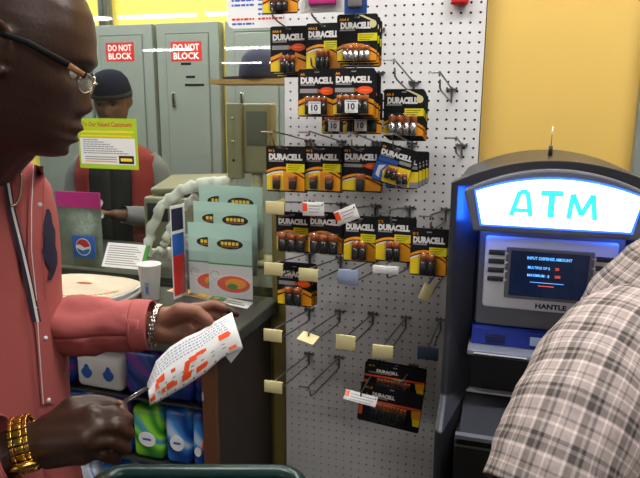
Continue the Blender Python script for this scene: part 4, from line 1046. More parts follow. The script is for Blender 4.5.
# ---------------- man in the salmon shirt, left
def man():
    pit = math.radians(16.5)
    hf = (RTv*math.cos(pit)+Vector((0, 0, -math.sin(pit)))).normalized()
    Ry = Matrix.Rotation(.24, 3, 'Z'); hf = Ry @ hf
    hup = Ry @ (RTv*math.sin(pit)+Vector((0, 0, math.cos(pit)))).normalized()
    HX_ = frame(V(99, 65, .89)-hf*.109-hup*.022, hf)
    bf = dirv(.975, -.22)                    # chest direction
    bl = Vector((0, 0, 1)).cross(bf)        # his left
    C0 = V(-58, 250, .99); C0.z = 0
    T = dict(X=frame(C0, bf), rows=[(1.55, .055, .06, .062, .045), (1.525, .075, .085, .085, .038), (1.50, .10, .10, .135, .022), (1.465, .118, .115, .170, 0.012), (1.40, .130, .125, .185, 0.004), (1.28, .138, .13, .182, 0), (1.12, .138, .122, .178, 0), (1.0, .142, .125, .18, 0), (.86, .150, .135, .190, 0)])
    t = empty('person', (C0.x, C0.y, 0), 'bald man in glasses and a salmon shirt reading a ticket, on the left', 'person')
    inv = Matrix.Translation(-t.location)
    mb = MB(); mb.X = inv
    head(mb, HX_, .97)
    neck0 = HX_ @ Vector((-.02, 0, -.05)); nb = T['X'] @ Vector((.01, 0, 1.49))
    limb(mb, [neck0, neck0.lerp(nb, .6), nb], [.062, .068, .080])
    limb(mb, [HX_ @ Vector((.025, 0, -.080)), neck0.lerp(nb, .8)+bf*.035], [.050, .064])
    # torso
    limb(mb, [T['X'] @ Vector((0, 0, 1.40)), T['X'] @ Vector((0, 0, 1.25)), T['X'] @ Vector((0, 0, 1.0)), T['X'] @ Vector((0, 0, .9))], [.095, .11, .11, .12])
    for s in (-1, 1): limb(mb, [T['X'] @ Vector((0, s*.07, 1.33)), T['X'] @ Vector((0, s*.07, .95))], [.10, .105])
    # legs
    for s in (-1, 1):
        limb(mb, [T['X'] @ Vector((0, s*.09, .90)), T['X'] @ Vector((.02, s*.10, .48)), T['X'] @ Vector((0, s*.10, .08))], [.085, .055, .04])
        limb(mb, [T['X'] @ Vector((-.02, s*.10, .05)), T['X'] @ Vector((.15, s*.11, .035))], [.035, .03])
    # left (far) arm
    ls = T['X'] @ Vector((-.03, .13, 1.40)); le = V(-20, 318, 1.12); lw = V(156, 327, 1.10)
    limb(mb, [ls, le], [.05, .04]); limb(mb, [le, lw], [.04, .026])
    # left hand, palm towards the camera, fingers behind the ticket
    D = 1.10
    f1 = [V(196, 309, D+.01), V(212, 304, D+.02), V(226, 308, D+.025), V(236, 314, D+.028)]
    f2 = [V(197, 316, D+.012), V(213, 315, D+.028), V(227, 321, D+.035), V(235, 330, D+.034)]
    f3 = [V(194, 326, D+.015), V(208, 328, D+.034), V(219, 337, D+.038), V(224, 346, D+.034)]
    f4 = [V(188, 335, D+.015), V(200, 339, D+.030), V(208, 347, D+.034), V(212, 354, D+.032)]
    th = [V(180, 311, D-.018), V(197, 312, D-.026), V(208, 321, D-.027), V(214, 331, D-.022)]
    hand(mb, V(160, 326, D), None, [f1, f2, f3, f4], th, palm_r=.0150)
    limb(mb, [V(162, 332, D-.004), V(184, 334, D-.004)], [.021, .017])
    limb(mb, [V(162, 318, D-.004), V(182, 314, D-.010)], [.020, .016])
    # right (near) arm
    rs_ = T['X'] @ Vector((0, -.175, 1.39)); re = V(-130, 520, .80); rw = V(28, 445, .86)
    limb(mb, [rs_, re], [.05, .042]); limb(mb, [re, rw], [.044, .031])
    D = .87
    g1 = [V(92, 415, D-.005), V(113, 412, D+.000), V(128, 420, D+.010), V(120, 412, D+.03)]
    g2 = [V(94, 428, D-.012), V(116, 426, D-.010), V(129, 434, D+.010), V(116, 430, D+.034)]
    g3 = [V(90, 442, D-.014), V(112, 441, D-.010), V(126, 449, D+.008), V(112, 446, D+.034)]
    g4 = [V(82, 454, D-.010), V(103, 454, D-.004), V(116, 460, D+.012), V(102, 457, D+.034)]
    tg = [V(72, 408, D+.012), V(92, 403, D+.022), V(108, 404, D+.026), V(122, 407, D+.026)]
    hand(mb, V(42, 441, D-.004), None, [g1, g2, g3, g4], tg, r=.0100, palm_r=.0185)
    limb(mb, [V(46, 440, D-.006), V(84, 436, D-.012)], [.030, .024])
    limb(mb, [V(50, 430, D), V(80, 420, D-.002)], [.024, .020])
    limb(mb, [V(50, 450, D), V(78, 449, D-.004)], [.026, .022])
    lwp = V(160, 326, 1.10); 
    palm_c = V(182, 326, 1.08)-t.location
    cdir = (Vector(CAM)-V(182, 326, 1.08)).normalized()
    body = remesh(mb, 'body', t, .0036, 'skin', 3, regions=[(lambda c, n_: (c-palm_c).length < .085 and n_.dot(cdir) > .15, 'palm')])
    # thumb nail
    m = MB(); m.X = inv; p = V(119, 403, D+.014); m.ball(p, (.0045, .003, .0035), 'palm', 10, 6); m.build('thumb_nail', t)
    # eyes
    for s in (-1, 1):
        p = HX_ @ Vector((.078, s*.031, .001)); m = MB(); m.X = inv; m.ball(p, .0105, 'eyew', 16, 10); m.build('eye', t)
    # glasses
    g = empty('glasses', (0, 0, 0), None, None); g.parent = t
    for s in (-1, 1):
        m = MB(); m.X = inv @ HX_
        q = [(-.020, s*.086, .010), (-.008, s*.088, .022), (.03, s*.086, .020), (.075, s*.079, .010), (.103, s*.068, .001)]
        m.tube([Vector((a*1.0, b, c)) for a, b, c in q], [.0014, .0016, .0018, .0020, .0020], 'matte', 8, flat=2.3)
        m.build('temple', g)
        m = MB(); m.X = inv @ HX_; m.tube([(.082, s*.0795, .0075), (.101, s*.0715, .001)], [.0022, .0023], 'horn', 8, flat=1.9); m.build('temple_inlay', g)
        m = MB(); m.X = inv @ HX_; n = 24
        rim = [Vector((.108-.012*abs(math.cos(2*PI*k/n)*.5+.5 if s > 0 else .5-math.cos(2*PI*k/n)*.5), s*.038+.028*math.cos(2*PI*k/n), -.008+.013*math.sin(2*PI*k/n))) for k in range(n+1)]
        m.tube(rim, .0011, 'steel', 6, caps=False); m.build('rim', g)
        m = MB(); m.X = inv @ HX_; m.add([(p.x-.0003, p.y, p.z) for p in rim[:-1]]+[(p.x+.0009, p.y, p.z) for p in rim[:-1]], [list(range(n)), list(range(2*n-1, n-1, -1))], 'lens'); m.build('lens', g)
    m = MB(); m.X = inv @ HX_; m.tube([(.108, -.011, -.006), (.112, 0, -.004), (.108, .011, -.006)], .0015, 'steel', 6); m.build('bridge', g)
    # shirt
    sh = MB(); sh.X = inv; n = 96; Z0, Z1 = 1.525, .84
    rings = []
    for i in range(61):
        z = Z0+(Z1-Z0)*i/60
        rings.append([torso_pt(T, 2*PI*k/n, z, .006) for k in range(n+1)])
    ring_loft(sh, rings, 'pinkshirt')
    # far sleeve with cuff
    sleeve(sh, [T['X'] @ Vector((-.03, .11, 1.42)), T['X'] @ Vector((-.05, .14, 1.30)), V(-30, 316, 1.12), V(50, 326, 1.10), V(105, 326, 1.10), V(146, 326, 1.10)], [.070, .066, .058, .054, .047, .042], 'pinkshirt', wr=.012, seed=3)
    sleeve(sh, [T['X'] @ Vector((-.01, -.13, 1.42)), T['X'] @ Vector((-.02, -.20, 1.30)), V(-140, 515, .80), V(-60, 480, .83), V(6, 450, .852)], [.085, .082, .068, .060, .052], 'pinkshirt', wr=.009, seed=8)
    so = sh.build('shirt', t); sm = so.modifiers.new('solid', 'SOLIDIFY'); sm.thickness = .0018
    # cuffs
    for pts, r_, sd in (([V(134, 325, 1.10), V(152, 325, 1.10)], .046, 1), ([V(-12, 457, .848), V(10, 449, .854)], .052, 2)):
        m = MB(); m.X = inv; sleeve(m, pts, [r_, r_*.97], 'pinkshirt', m=6, wr=.002, seed=sd); o = m.build('cuff', t); q = o.modifiers.new('s', 'SOLIDIFY'); q.thickness = .003
    # collar
    m = MB(); m.X = inv
    for s in (-1, 1):
        rr = []
        for i in range(13):
            a = PI-(PI-.35)*i/12
            a_ = s*a
            lo_ = torso_pt(T, a_, 1.51, .012); hi = HX_ @ Vector((0, 0, 0))
            cc = T['X'] @ Vector((.02+.073*math.cos(a_)*1.0, .070*math.sin(a_), 1.555-.035*max(0, math.cos(a_))))
            fold = T['X'] @ Vector((.02+.105*math.cos(a_), .105*math.sin(a_), 1.512-.055*max(0, math.cos(a_))))
            rr.append([cc+Vector((0, 0, -.03)), cc, cc.lerp(fold, .3)+Vector((0, 0, .008)), fold])
        ring_loft(m, rr, 'pinkshirt')
    o = m.build('collar', t); q = o.modifiers.new('s', 'SOLIDIFY'); q.thickness = .003
    # details laid on the cloth
    bpy.context.view_layer.update(); dg = bpy.context.evaluated_depsgraph_get()
    ev = so.evaluated_get(dg); Mi = so.matrix_world.inverted()
    def drape(px, py, off):
        r_ = Vector(ray(px, py)).normalized(); ok, loc, nrm, _ = ev.ray_cast(Mi @ Vector(CAM), Mi.to_3x3() @ r_)
        if not ok: return V(px, py, .9)
        nrm = nrm if nrm.dot(r_) < 0 else -nrm
        return so.matrix_world @ loc+nrm*off
    def ribbon(pts, wd, mt, off, mm, N=40):
        R_ = []
        for i in range(N+1):
            f = i/N*(len(pts)-1); k = min(int(f), len(pts)-2); q = f-k
            x = pts[k][0]*(1-q)+pts[k+1][0]*q; y = pts[k][1]*(1-q)+pts[k+1][1]*q
            R_.append([drape(x-wd/2+wd*j/3, y, off) for j in range(4)])
        ring_loft(mm, R_, mt)
    m = MB(); m.X = inv; ribbon([(36, 166), (34, 210), (33, 250), (38, 300), (43, 350), (47, 404)], 15, 'pinkshirt', .0035, m); m.build('placket', t)
    m = MB(); m.X = inv; ribbon([(3, 172), (9, 210), (19, 250), (27, 285), (35, 322)], 8, 'navy', .0045, m); ribbon([(3.5, 172), (9.5, 210), (19.5, 250), (27.5, 285), (35, 322)], 2.6, 'wcloth', .0055, m); m.build('striped_facing', t)
    m = MB(); m.X = inv; ribbon([(31, 166), (29, 210), (29, 250), (34, 300), (37, 350), (41, 404)], .9, 'wcloth', .0045, m) ; m.build('seam_stitching', t)
    m = MB(); m.X = inv; ribbon([(42, 166), (40, 210), (39, 250), (43, 300)], .8, 'pinkdark', .0045, m); m.build('seam_stitching', t)
    for px, py in ((37, 205), (43, 338), (46, 400)):
        m = MB(); m.X = inv; m.ball(drape(px, py, .0045), (.004, .004, .004), 'wcloth', 10, 6); m.build('button', t)
    # embroidered rider emblem on the left breast
    shape_h = [(127, 222), (132, 222), (138, 235), (142, 262), (150, 285), (150, 325), (155, 345), (156, 375), (149, 400), (138, 422), (130, 420), (137, 395), (141, 365), (134, 345), (125, 355), (112, 349), (112, 338), (119, 328), (120, 300), (114, 290), (115, 275), (122, 250)]
    bm = bmesh.new(); vv = [bm.verts.new((a/2.81, 130+b/2.81, 0)) for a, b in shape_h]; bm.faces.new(vv)
    bmesh.ops.triangulate(bm, faces=bm.faces); bmesh.ops.subdivide_edges(bm, edges=bm.edges, cuts=3, use_grid_fill=True); bm.verts.index_update()
    m = MB(); m.X = inv; m.add([drape(v.co.x, v.co.y, .0030) for v in bm.verts], [[v.index for v in f.verts] for f in bm.faces], 'navy'); bm.free()
    o = m.build('embroidered_emblem', t); q = o.modifiers.new('s', 'SOLIDIFY'); q.thickness = .001; q.offset = 0
    # trousers, shoes
    m = MB(); m.X = inv
    for s in (-1, 1): sleeve(m, [T['X'] @ Vector((0, s*.085, .93)), T['X'] @ Vector((.01, s*.09, .70)), T['X'] @ Vector((.02, s*.10, .48)), T['X'] @ Vector((0, s*.10, .07))], [.12, .105, .085, .075], 'jeans', wr=.008, seed=s+4)
    m.build('trousers', t)
    for s in (-1, 1):
        m = MB(); m.X = inv @ T['X']; m.rbox(-.09, .20, s*.105-.052, s*.105+.052, .001, .075, 'shoe', .03, 4); m.build('shoe', t)
    # neck chain
    m = MB(); m.X = inv
    cp = [(13, 160), (17, 172), (18, 184), (17, 195), (13, 204), (8, 206)]
    pts = []
    for i in range(26):
        f = i/25*5; k = min(int(f), 4); q = f-k; pts.append(drape(cp[k][0]*(1-q)+cp[k+1][0]*q, cp[k][1]*(1-q)+cp[k+1][1]*q, .006))
    for i, p in enumerate(pts): m.ball(p, (.0026, .0026, .0022) if i % 2 else (.0018, .0018, .0026), 'chain', 8, 6)
    m.build('neck_chain', t)
    # gold watch
    wc = V(25, 444, .858); ax = (V(42, 441, .866)-V(0, 453, .852)).normalized()
    g = empty('wristwatch', (0, 0, 0), None, None); g.parent = t
    side = ax.cross(Vector((0, 0, 1))).normalized(); upv = side.cross(ax)
    m = MB(); m.X = inv; NL = 22
    for i in range(NL):
        an = 2*PI*i/NL
        for q, wd in ((-.0095, .006), (0, .011), (.0095, .006)):
            c = wc+(side*math.cos(an)*.036+upv*math.sin(an)*.038)+ax*q
            X = Matrix.Identity(4); tv = (-side*math.sin(an)+upv*math.cos(an)); nv = ax.cross(tv)
            for r_ in range(3): X[r_][0] = ax[r_]; X[r_][1] = tv[r_]; X[r_][2] = nv[r_]; X[r_][3] = c[r_]
            old = m.X; m.X = inv @ X; m.rbox(-wd*.5, wd*.5, -.0046, .0046, -.0018, .0018, 'gold', .0012, 2); m.X = old
    m.build('bracelet_links', g)
    cc = V(25, 467, .825)
    nv = ((Vector(CAM)-wc).normalized()*.5-upv*.85).normalized(); X = Matrix.Identity(4); tx = ax; ty = nv.cross(tx).normalized()
    for r_ in range(3): X[r_][0] = tx[r_]; X[r_][1] = ty[r_]; X[r_][2] = nv[r_]; X[r_][3] = cc[r_]
    m = MB(); m.X = inv @ X; m.lathe((0, 0, -.004), [(.017, 0), (.0195, .003), (.0195, .006), (.0165, .008), (.001, .0082)], 'gold', 28); m.build('watch_case', g)
    # silver bracelet on far wrist
    wc = V(154, 327, 1.10); ax = RTv; m = MB(); m.X = inv
    side = FHv; upv = Vector((0, 0, 1))
    for q in range(2):
        pts = [wc+ax*(.004*q+.007*math.sin(i*PI/18)) + side*(.031*math.cos(i*PI/18))+upv*(.038*math.sin(i*PI/18)) for i in range(36)]
        m.tube(pts+[pts[0]], .0028, 'chain', 6, caps=False)
        for i, p in enumerate(pts): m.ball(p+ax*(.0015 if i % 2 else -.0015), (.0028, .0036, .0036), 'chain', 8, 5)
    m.build('chain_bracelet', t)
    return t
man()

# ---------------- ticket and pen
def ticket():
    T_ = [(147, 384), (156, 361), (170, 347), (186, 337), (200, 331), (214, 322), (232, 312)]
    B_ = [(150, 406), (160, 401), (172, 394), (186, 386), (204, 374), (222, 358), (243, 348)]
    dep = [1.035, 1.045, 1.052, 1.058, 1.063, 1.070, 1.078]; depb = [1.02, 1.026, 1.03, 1.034, 1.038, 1.043, 1.05]
    def S(u, v, off=0):
        f = u*6; j = min(int(f), 5); q = f-j
        cm = lambda A, d: Vector((d[j]*(1-q)+d[j+1]*q, 0, 0)) and (A[j][0]*(1-q)+A[j+1][0]*q, A[j][1]*(1-q)+A[j+1][1]*q, d[j]*(1-q)+d[j+1]*q)
        a, b = cm(T_, dep), cm(B_, depb)
        bul = .012*math.sin(PI*v)
        return V(a[0]*(1-v)+b[0]*v, a[1]*(1-v)+b[1]*v, a[2]*(1-v)+b[2]*v-bul-off)
    o0 = S(.5, .5); t = empty('lottery_ticket', o0, 'long white ticket with orange marks held in the hand with the chain bracelet', 'ticket')
    inv = Matrix.Translation(-o0)
    m = MB(); m.X = inv; n1, n2 = 36, 12
    rings = [[S(i/n1, k/n2) for k in range(n2+1)] for i in range(n1+1)]
    ring_loft(m, rings, 'paper')
    m.add([V(243, 348, 1.05), V(237, 340, 1.055), V(226, 357, 1.06), V(231, 363, 1.06)], [(0, 1, 2, 3)], 'paper')
    o = m.build('paper', t); q = o.modifiers.new('s', 'SOLIDIFY'); q.thickness = .0003
    m = MB(); m.X = inv
    def pat(u0, u1, v0, v1, mt, off=.0008, sk=0):
        m.add([S(u0, v0, off), S(u0+sk, v1, off), S(u1+sk, v1, off), S(u1, v0, off)], [(0, 1, 2, 3)], mt)
    for r_ in range(5):
        u = .03
        while u < .92:
            L = random.uniform(.012, .035); v = .07+.065*r_
            pat(u, u+L, v, v+.03, 'bluegrey'); u += L+.012
    for q in range(9):
        u = .05+q*.1
        for k in range(2): pat(u, u+.03, .66+.1*k, .69+.1*k, 'grey')
        pat(u+.02, u+.03, .93, .97, 'black')
    for (u0, u1, v0, v1, sk) in ((.02, .10, .72, .88, .0), (.12, .17, .50, .66, 0), (.14, .25, .42, .56, 0), (.20, .25, .50, .86, .0), (.27, .36, .72, .86, 0), (.33, .38, .48, .86, .02), (.46, .56, .74, .88, -.01), (.49, .55, .50, .80, -.03), (.53, .61, .46, .58, 0), (.60, .70, .76, .88, 0), (.66, .71, .46, .86, .0), (.60, .68, .44, .52, 0), (.84, .93, .40, .54, 0), (.88, .94, .45, .90, .02)):
        pat(u0, u1, v0, v1, 'red', .0012, sk)
    m.build('print', t)
ticket()
a, b = V(112, 410, .888), V(148, 388, .93)
t = empty('pen', a, 'dark slim pen held in the right hand above the watch', 'pen')
m = MB(); m.X = Matrix.Translation(-a); m.tube([a, a.lerp(b, .5), b], [.0038, .0052, .0030], 'blackp', 10, flat=.5); m.build('barrel', t)
m = MB(); m.X = Matrix.Translation(-a); m.tube([a.lerp(b, .35)+Vector((0, 0, .0035)), a.lerp(b, .95)+Vector((0, 0, .0032))], .0009, 'steel', 6); m.build('pocket_clip', t)

# ---------------- shopper in the plaid shirt, right
def plaid():
    m = bpy.data.materials.new('plaid_cotton'); m.use_nodes = True; nt = m.node_tree; b = nt.nodes['Principled BSDF']; b.inputs['Roughness'].default_value = .85
    uv = nt.nodes.new('ShaderNodeUVMap'); sp = nt.nodes.new('ShaderNodeSeparateXYZ'); nt.links.new(uv.outputs[0], sp.inputs[0])
    def mth(op, a, c=None):
        n = nt.nodes.new('ShaderNodeMath'); n.operation = op
        for i, x in enumerate((a, c)):
            if x is None: continue
            if isinstance(x, (int, float)): n.inputs[i].default_value = x
            else: nt.links.new(x, n.inputs[i])
        return n.outputs[0]
    def stripes(src, ph):
        f = mth('FRACT', mth('ADD', mth('DIVIDE', src, .043), ph))
        r = nt.nodes.new('ShaderNodeValToRGB'); r.color_ramp.interpolation = 'LINEAR'
        E_ = r.color_ramp.elements
        seq = [(0, .62), (.10, .60), (.12, .14), (.18, .12), (.20, .5), (.26, .55), (.28, .2), (.42, .18), (.44, .6), (.47, .95), (.50, .95), (.53, .6), (.72, .66), (.74, .36), (.77, .36), (.79, .7), (.88, .62), (.90, .98), (.93, .98), (.95, .6), (1, .62)]
        E_[0].position = 0; E_[0].color = (.62,)*3+(1,); E_[1].position = 1; E_[1].color = (.62,)*3+(1,)
        for p, v in seq[1:-1]:
            e = E_.new(p); e.color = (v, v, v, 1)
        nt.links.new(f, r.inputs[0]); return r.outputs[0]
    s1, s2 = stripes(sp.outputs[0], .1), stripes(sp.outputs[1], .35)
    mx = nt.nodes.new('ShaderNodeMix'); mx.data_type = 'RGBA'; mx.inputs['Factor'].default_value = .5
    nt.links.new(s1, mx.inputs['A']); nt.links.new(s2, mx.inputs['B'])
    tint = nt.nodes.new('ShaderNodeMix'); tint.data_type = 'RGBA'; tint.blend_type = 'MULTIPLY'; tint.inputs['Factor'].default_value = 1
    tint.inputs['B'].default_value = (.84, .745, .735, 1); nt.links.new(mx.outputs['Result'], tint.inputs['A'])
    g = nt.nodes.new('ShaderNodeGamma'); g.inputs[1].default_value = 1.5; nt.links.new(tint.outputs['Result'], g.inputs[0]); nt.links.new(g.outputs[0], b.inputs['Base Color'])
    n2 = nt.nodes.new('ShaderNodeTexNoise'); n2.inputs['Scale'].default_value = 14; bp = nt.nodes.new('ShaderNodeBump'); bp.inputs['Strength'].default_value = .3; bp.inputs['Distance'].default_value = .01
    nt.links.new(n2.outputs[0], bp.inputs['Height']); nt.links.new(bp.outputs[0], b.inputs['Normal'])
    return m
def shopper():
    PL = plaid()
    C0 = V(752, 330, .87); C0.z = 0
    bf = dirv(.18, 1.0); X = frame(C0, bf)
    t = empty('person', C0, 'shopper in a grey plaid shirt facing the cash machine, seen from behind at the right', 'person')
    inv = Matrix.Translation(-t.location)
    T = dict(X=X, rows=[(1.47, .06, .065, .065, 0), (1.44, .08, .085, .10, 0), (1.40, .10, .105, .160, 0), (1.345, .12, .12, .205, 0), (1.27, .135, .13, .235, 0), (1.22, .14, .135, .235, 0), (1.05, .14, .135, .22, 0), (.84, .15, .145, .22, 0)])
    mb = MB(); mb.X = inv
    HX_ = frame(X @ Vector((.03, 0, 1.66)), bf)
    head(mb, HX_)
    limb(mb, [HX_ @ Vector((-.02, 0, -.05)), X @ Vector((0, 0, 1.45))], [.056, .065])
    limb(mb, [X @ Vector((0, 0, 1.34)), X @ Vector((0, 0, .92))], [.09, .115])
    for s in (-1, 1):
        limb(mb, [X @ Vector((0, s*.09, 1.27)), X @ Vector((0, s*.08, .95))], [.095, .10])
        limb(mb, [X @ Vector((0, s*.09, .90)), X @ Vector((.02, s*.10, .48)), X @ Vector((0, s*.10, .08))], [.085, .055, .04])
        limb(mb, [X @ Vector((-.02, s*.10, .05)), X @ Vector((.15, s*.11, .035))], [.035, .03])
    sh = X @ Vector((0, .15, 1.31)); el = V(515, 560, .70); wr_ = V(560, 640, .84)
    limb(mb, [sh, el, wr_], [.05, .042, .028])
    hx = frame(wr_, (X @ Vector((.3, .05, 1.0)))-wr_)
    def hnd(hm, s):
        fs = [[hm @ Vector((.09, s*y, 0)), hm @ Vector((.125, s*y*1.1, -.005)), hm @ Vector((.148, s*y*1.1, -.015)), hm @ Vector((.165, s*y*1.1, -.03))] for y in (-.028, -.009, .010, .028)]
        th = [hm @ Vector((.03, -s*.03, -.008)), hm @ Vector((.06, -s*.05, -.014)), hm @ Vector((.085, -s*.052, -.02))]
        hand(mb, hm.translation, None, fs, th)
    hnd(hx, 1)
    sh2 = X @ Vector((0, -.155, 1.335)); el2 = X @ Vector((.06, -.30, 1.10)); wr2 = X @ Vector((.28, -.22, 1.08))
    limb(mb, [sh2, el2, wr2], [.05, .042, .028]); hnd(frame(wr2, bf), -1)
    remesh(mb, 'body', t, .006, 'skin', 3)
    m = MB(); m.X = inv @ HX_
    m.lathe((-.012, 0, .03), [(.088, 0), (.090, .03), (.080, .07), (.055, .098), (.02, .108), (.001, .109)], 'blackcloth', 24); m.build('hair', t)
    # shirt body
    s_ = MB(); s_.X = inv; n = 110; R_ = []; Z0, Z1 = 1.45, .86; N = 60
    for i in range(N+1):
        z = Z0+(Z1-Z0)*i/N; R_.append([torso_pt(T, 2*PI*k/n, z, .008, .007, 5) for k in range(n+1)])
    # distance down the cloth from the collar keeps the pattern the same size over the shoulder
    dist = [[0]*(n+1)]
    for i in range(1, N+1): dist.append([dist[-1][k]+(R_[i][k]-R_[i-1][k]).length for k in range(n+1)])
    ring_loft(s_, R_, PL, uvs=lambda i, k: (k/n*2*PI*.20, dist[i][k]))
    o = s_.build('shirt', t); q = o.modifiers.new('s', 'SOLIDIFY'); q.thickness = .002
    for nm, pts, rs in (('sleeve', [V(662, 338, .86), V(622, 348, .80), V(592, 392, .745), V(570, 445, .705), V(548, 505, .685)], [.070, .077, .077, .076, .075]),
                    ('sleeve', [X @ Vector((0, -.16, 1.38)), X @ Vector((.01, -.23, 1.30)), X @ Vector((.04, -.28, 1.17))], [.09, .085, .08])):
        s_ = MB(); s_.X = inv; sleeve(s_, pts, rs, PL, n=48, m=44, wr=.006, seed=11, uoff=.01); 
        o = s_.build(nm, t); q = o.modifiers.new('s', 'SOLIDIFY'); q.thickness = .002
    m = MB(); m.X = inv
    for s in (-1, 1): sleeve(m, [X @ Vector((0, s*.085, .93)), X @ Vector((.01, s*.09, .70)), X @ Vector((.02, s*.10, .48)), X @ Vector((0, s*.10, .07))], [.125, .105, .085, .075], 'jeans', wr=.008, seed=s+9)
    m.build('trousers', t)
    for s in (-1, 1):
        m = MB(); m.X = inv @ X; m.rbox(-.09, .20, s*.105-.052, s*.105+.052, .001, .075, 'shoe', .03, 4); m.build('shoe', t)
shopper()

# ---------------- cashier behind the glass
def cashier():
    HC = at(112, 101, Y=.88); X = frame((HC.x, HC.y+.02, 0), (.28, -1, 0)); H0 = HC.z
    t = empty('person', (HC.x, HC.y, 0), 'cashier in a dark knit cap and red vest standing behind the glass', 'person')
    inv = Matrix.Translation(-t.location); o_ = H0-1.66
    HX_ = frame((HC.x, HC.y, H0), (.30, -1, -.22))
    mb = MB(); mb.X = inv; head(mb, HX_, nose=.8, mt='skin')
    Z = lambda x, y, z: X @ Vector((x, y, z+o_))
    limb(mb, [HX_ @ Vector((-.02, 0, -.05)), Z(0, 0, 1.42)], [.05, .06])
    limb(mb, [Z(0, 0, 1.36), Z(0, 0, .92)], [.09, .11])
    for s in (-1, 1):
        limb(mb, [Z(0, s*.08, 1.32), Z(0, s*.07, .95)], [.085, .09])
        limb(mb, [Z(0, s*.09, .9), X @ Vector((.02, s*.1, .48)), X @ Vector((0, s*.1, .08))], [.08, .055, .04]); limb(mb, [X @ Vector((-.02, s*.1, .05)), X @ Vector((.15, s*.11, .035))], [.035, .03])
        sh = Z(0, s*.17, 1.36); el = Z(.04, s*.22, 1.10); w_ = Z(.24, s*.02-.02+.05*s, 1.14)
        limb(mb, [sh, el, w_], [.045, .038, .026])
        hm = frame(w_, (X.to_3x3() @ Vector((.9, -s*.4, .25))))
        fs = [[hm @ Vector((.08, y, 0)), hm @ Vector((.115, y, -.004)), hm @ Vector((.135, y, -.02)), hm @ Vector((.14, y, -.04))] for y in (-.028, -.009, .010, .028)]
        hand(mb, w_, None, fs, [hm @ Vector((.03, -s*.03, .0)), hm @ Vector((.06, -s*.045, .01)), hm @ Vector((.08, -s*.04, .012))])
    remesh(mb, 'body', t, .007, 'skin2', 3)
    for s in (-1, 1):
        m = MB(); m.X = inv @ HX_; m.ball((.083, s*.032, .001), .0105, 'blackcloth', 12, 8); m.build('eye', t)
        m = MB(); m.X = inv @ HX_; m.tube([(.104, s*.018, .017), (.104, s*.035, .022), (.092, s*.052, .017)], .003, 'blackcloth', 6); m.build('eyebrow', t)
    m = MB(); m.X = inv @ HX_ @ Matrix.Diagonal((1.12, .93, 1, 1)); m.lathe((-.0, 0, .03), [(.098, 0), (.102, .006), (.102, .03), (.090, .072), (.062, .104), (.03, .116), (.001, .118)], 'knit', 30)
    m.build('knit_cap', t)
    m = MB(); m.X = inv @ HX_ @ Matrix.Diagonal((1.10, .94, 1, 1)); m.lathe((0, 0, .026), [(.094, -.004), (.104, 0), (.105, .018), (.10, .022)], 'blackcloth', 30); m.build('cap_band', t)
    T = dict(X=X, rows=[(1.46+o_, .055, .06, .065, 0), (1.43+o_, .08, .08, .12, 0), (1.39+o_, .10, .10, .185, 0), (1.30+o_, .125, .115, .20, 0), (1.1+o_, .13, .12, .19, 0), (.85+o_, .13, .13, .19, 0)])
    def part(name, mt, a0, a1, z0, z1, push):
        m = MB(); m.X = inv; ring_loft(m, [[torso_pt(T, a0+(a1-a0)*k/48, z0+(z1-z0)*i/30, push, .006) for k in range(49)] for i in range(31)], mt); o = m.build(name, t); q = o.modifiers.new('s', 'SOLIDIFY'); q.thickness = .003
    part('undershirt', 'blackcloth', 0, 2*PI, 1.455+o_, .85+o_, .004)
    part('vest', 'vest', .42, 2*PI-.42, 1.45+o_, .9+o_, .012)
    for s in (-1, 1):
        m = MB(); m.X = inv; sleeve(m, [Z(0, s*.13, 1.365), Z(0, s*.19, 1.30), Z(.03, s*.22, 1.13), Z(.10, s*.17, 1.11), Z(.20, s*.08, 1.135)], [.075, .068, .058, .052, .042], 'greycloth', n=24, m=24, seed=s+2); m.build('sleeve', t)
        m = MB(); m.X = inv; sleeve(m, [Z(0, s*.085, .93), X @ Vector((.01, s*.09, .7)), X @ Vector((0, s*.1, .07))], [.12, .1, .075], 'jeans', n=20, m=16, seed=s+9); m.build('trouser_leg', t)
        m = MB(); m.X = inv @ X; m.rbox(-.09, .2, s*.105-.05, s*.105+.05, .001, .075, 'shoe', .03, 4); m.build('shoe', t)
    # crumpled paper in the hands
    p = Z(.42, 0, 1.20); m = MB(); n = 10
    vs = [(p.x+.09*(i/n-.5)*1.6, p.y+.012*math.sin(i*1.3+j), p.z+.09*(j/n-.5)+.006*math.sin(i*2.1)) for i in range(n+1) for j in range(n+1)]
    m.add(vs, [(i*(n+1)+j, (i+1)*(n+1)+j, (i+1)*(n+1)+j+1, i*(n+1)+j+1) for i in range(n) for j in range(n)], 'film', True); o = m.build('paper_bag'); q = o.modifiers.new('s', 'SOLIDIFY'); q.thickness = .001
    tag(o, "crumpled pale film held in the cashier's hands", 'film')
cashier()

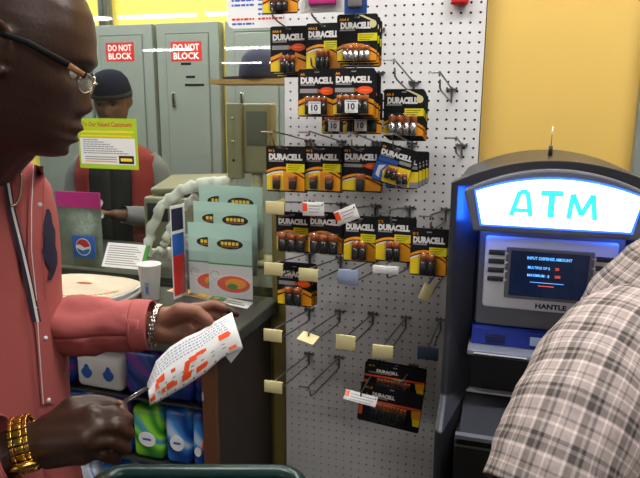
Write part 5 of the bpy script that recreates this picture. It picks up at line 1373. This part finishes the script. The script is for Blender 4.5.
# ------------------------------------------------------------------ shopping cart, only its dark green rim is in view
def cart():
    t = empty('shopping_cart', (-.40, -1.15, 0), 'shopping cart with a dark green rim at the bottom edge of the photo', 'shopping cart')
    inv = Matrix.Translation(-t.location)
    z = 1.085
    A, B = V(105, 470, .94), V(300, 462, .94)
    zc = at(200, 466, D=.94).z
    A.z = B.z = zc-.012
    d = (B-A).normalized(); nrm = Vector((d.y, -d.x, 0)); nrm = nrm if nrm.dot(Vector(CAM)-A) > 0 else -nrm
    w_ = .42
    def rr(off, z): 
        pts = []; c = [A, B, B+nrm*w_, A+nrm*w_]
        for i in range(4):
            p, a_, b_ = c[i], c[i-1], c[(i+1) % 4]; r = .035
            u, v = (a_-p).normalized(), (b_-p).normalized()
            for k in range(7):
                an = k/6*PI/2; q = p+(u+v)*r-u*r*math.sin(an)-v*r*math.cos(an)
                ctr = (c[0]+c[2])/2; pts.append(Vector((q.x, q.y, z))+(ctr-Vector((q.x, q.y, z))).normalized()*off*Vector((1, 1, 0)).length*.7)
        return [Vector((p.x, p.y, z)) for p in pts]
    return t, inv, rr, A, B, nrm, d, zc
t, inv, rr, A, B, nrm, dd, zc = cart()
top = rr(0, zc-.012); m = MB(); m.X = inv
m.tube(top+[top[0]], .013, 'darkgreen', 12, caps=False); m.build('rim', t)
m = MB(); m.X = inv; bot = rr(.06, zc-.35)
m2 = []
N = len(top)
for i in range(N):
    for f0, f1 in ((0, 1),):
        pass
ring_loft(m, [[top[i % N].lerp(bot[i % N], f)-Vector((0, 0, .010)) for i in range(N+1)] for f in (0, .12, .5, 1)], 'darkgreen')
m.add([p-Vector((0, 0, .01)) for p in bot], [list(range(N))], 'darkgreen'); o = m.build('basket', t); q = o.modifiers.new('s', 'SOLIDIFY'); q.thickness = .003
ctr = sum(bot, Vector())/N
m = MB(); m.X = inv
for sx_ in (-1, 1):
    for sy_ in (-1, 1):
        p = ctr+dd*sx_*.10+nrm*sy_*.14; m.tube([(p.x, p.y, zc-.35), (p.x, p.y, .10)], .011, 'wire', 8)
for sy_ in (-1, 1): a_, b_ = ctr+dd*-.10+nrm*sy_*.14, ctr+dd*.10+nrm*sy_*.14; m.tube([(a_.x, a_.y, .12), (b_.x, b_.y, .12)], .01, 'wire', 8)
m.build('frame', t)
for sx_ in (-1, 1):
    for sy_ in (-1, 1):
        p = ctr+dd*sx_*.10+nrm*sy_*.14-t.location; m = MB(); m.lathe((p.x-.012, p.y, .0505), [(.03, 0), (.05, .002), (.05, .022), (.03, .024)], 'blackp', 20, axis='x'); m.build('wheel', t)
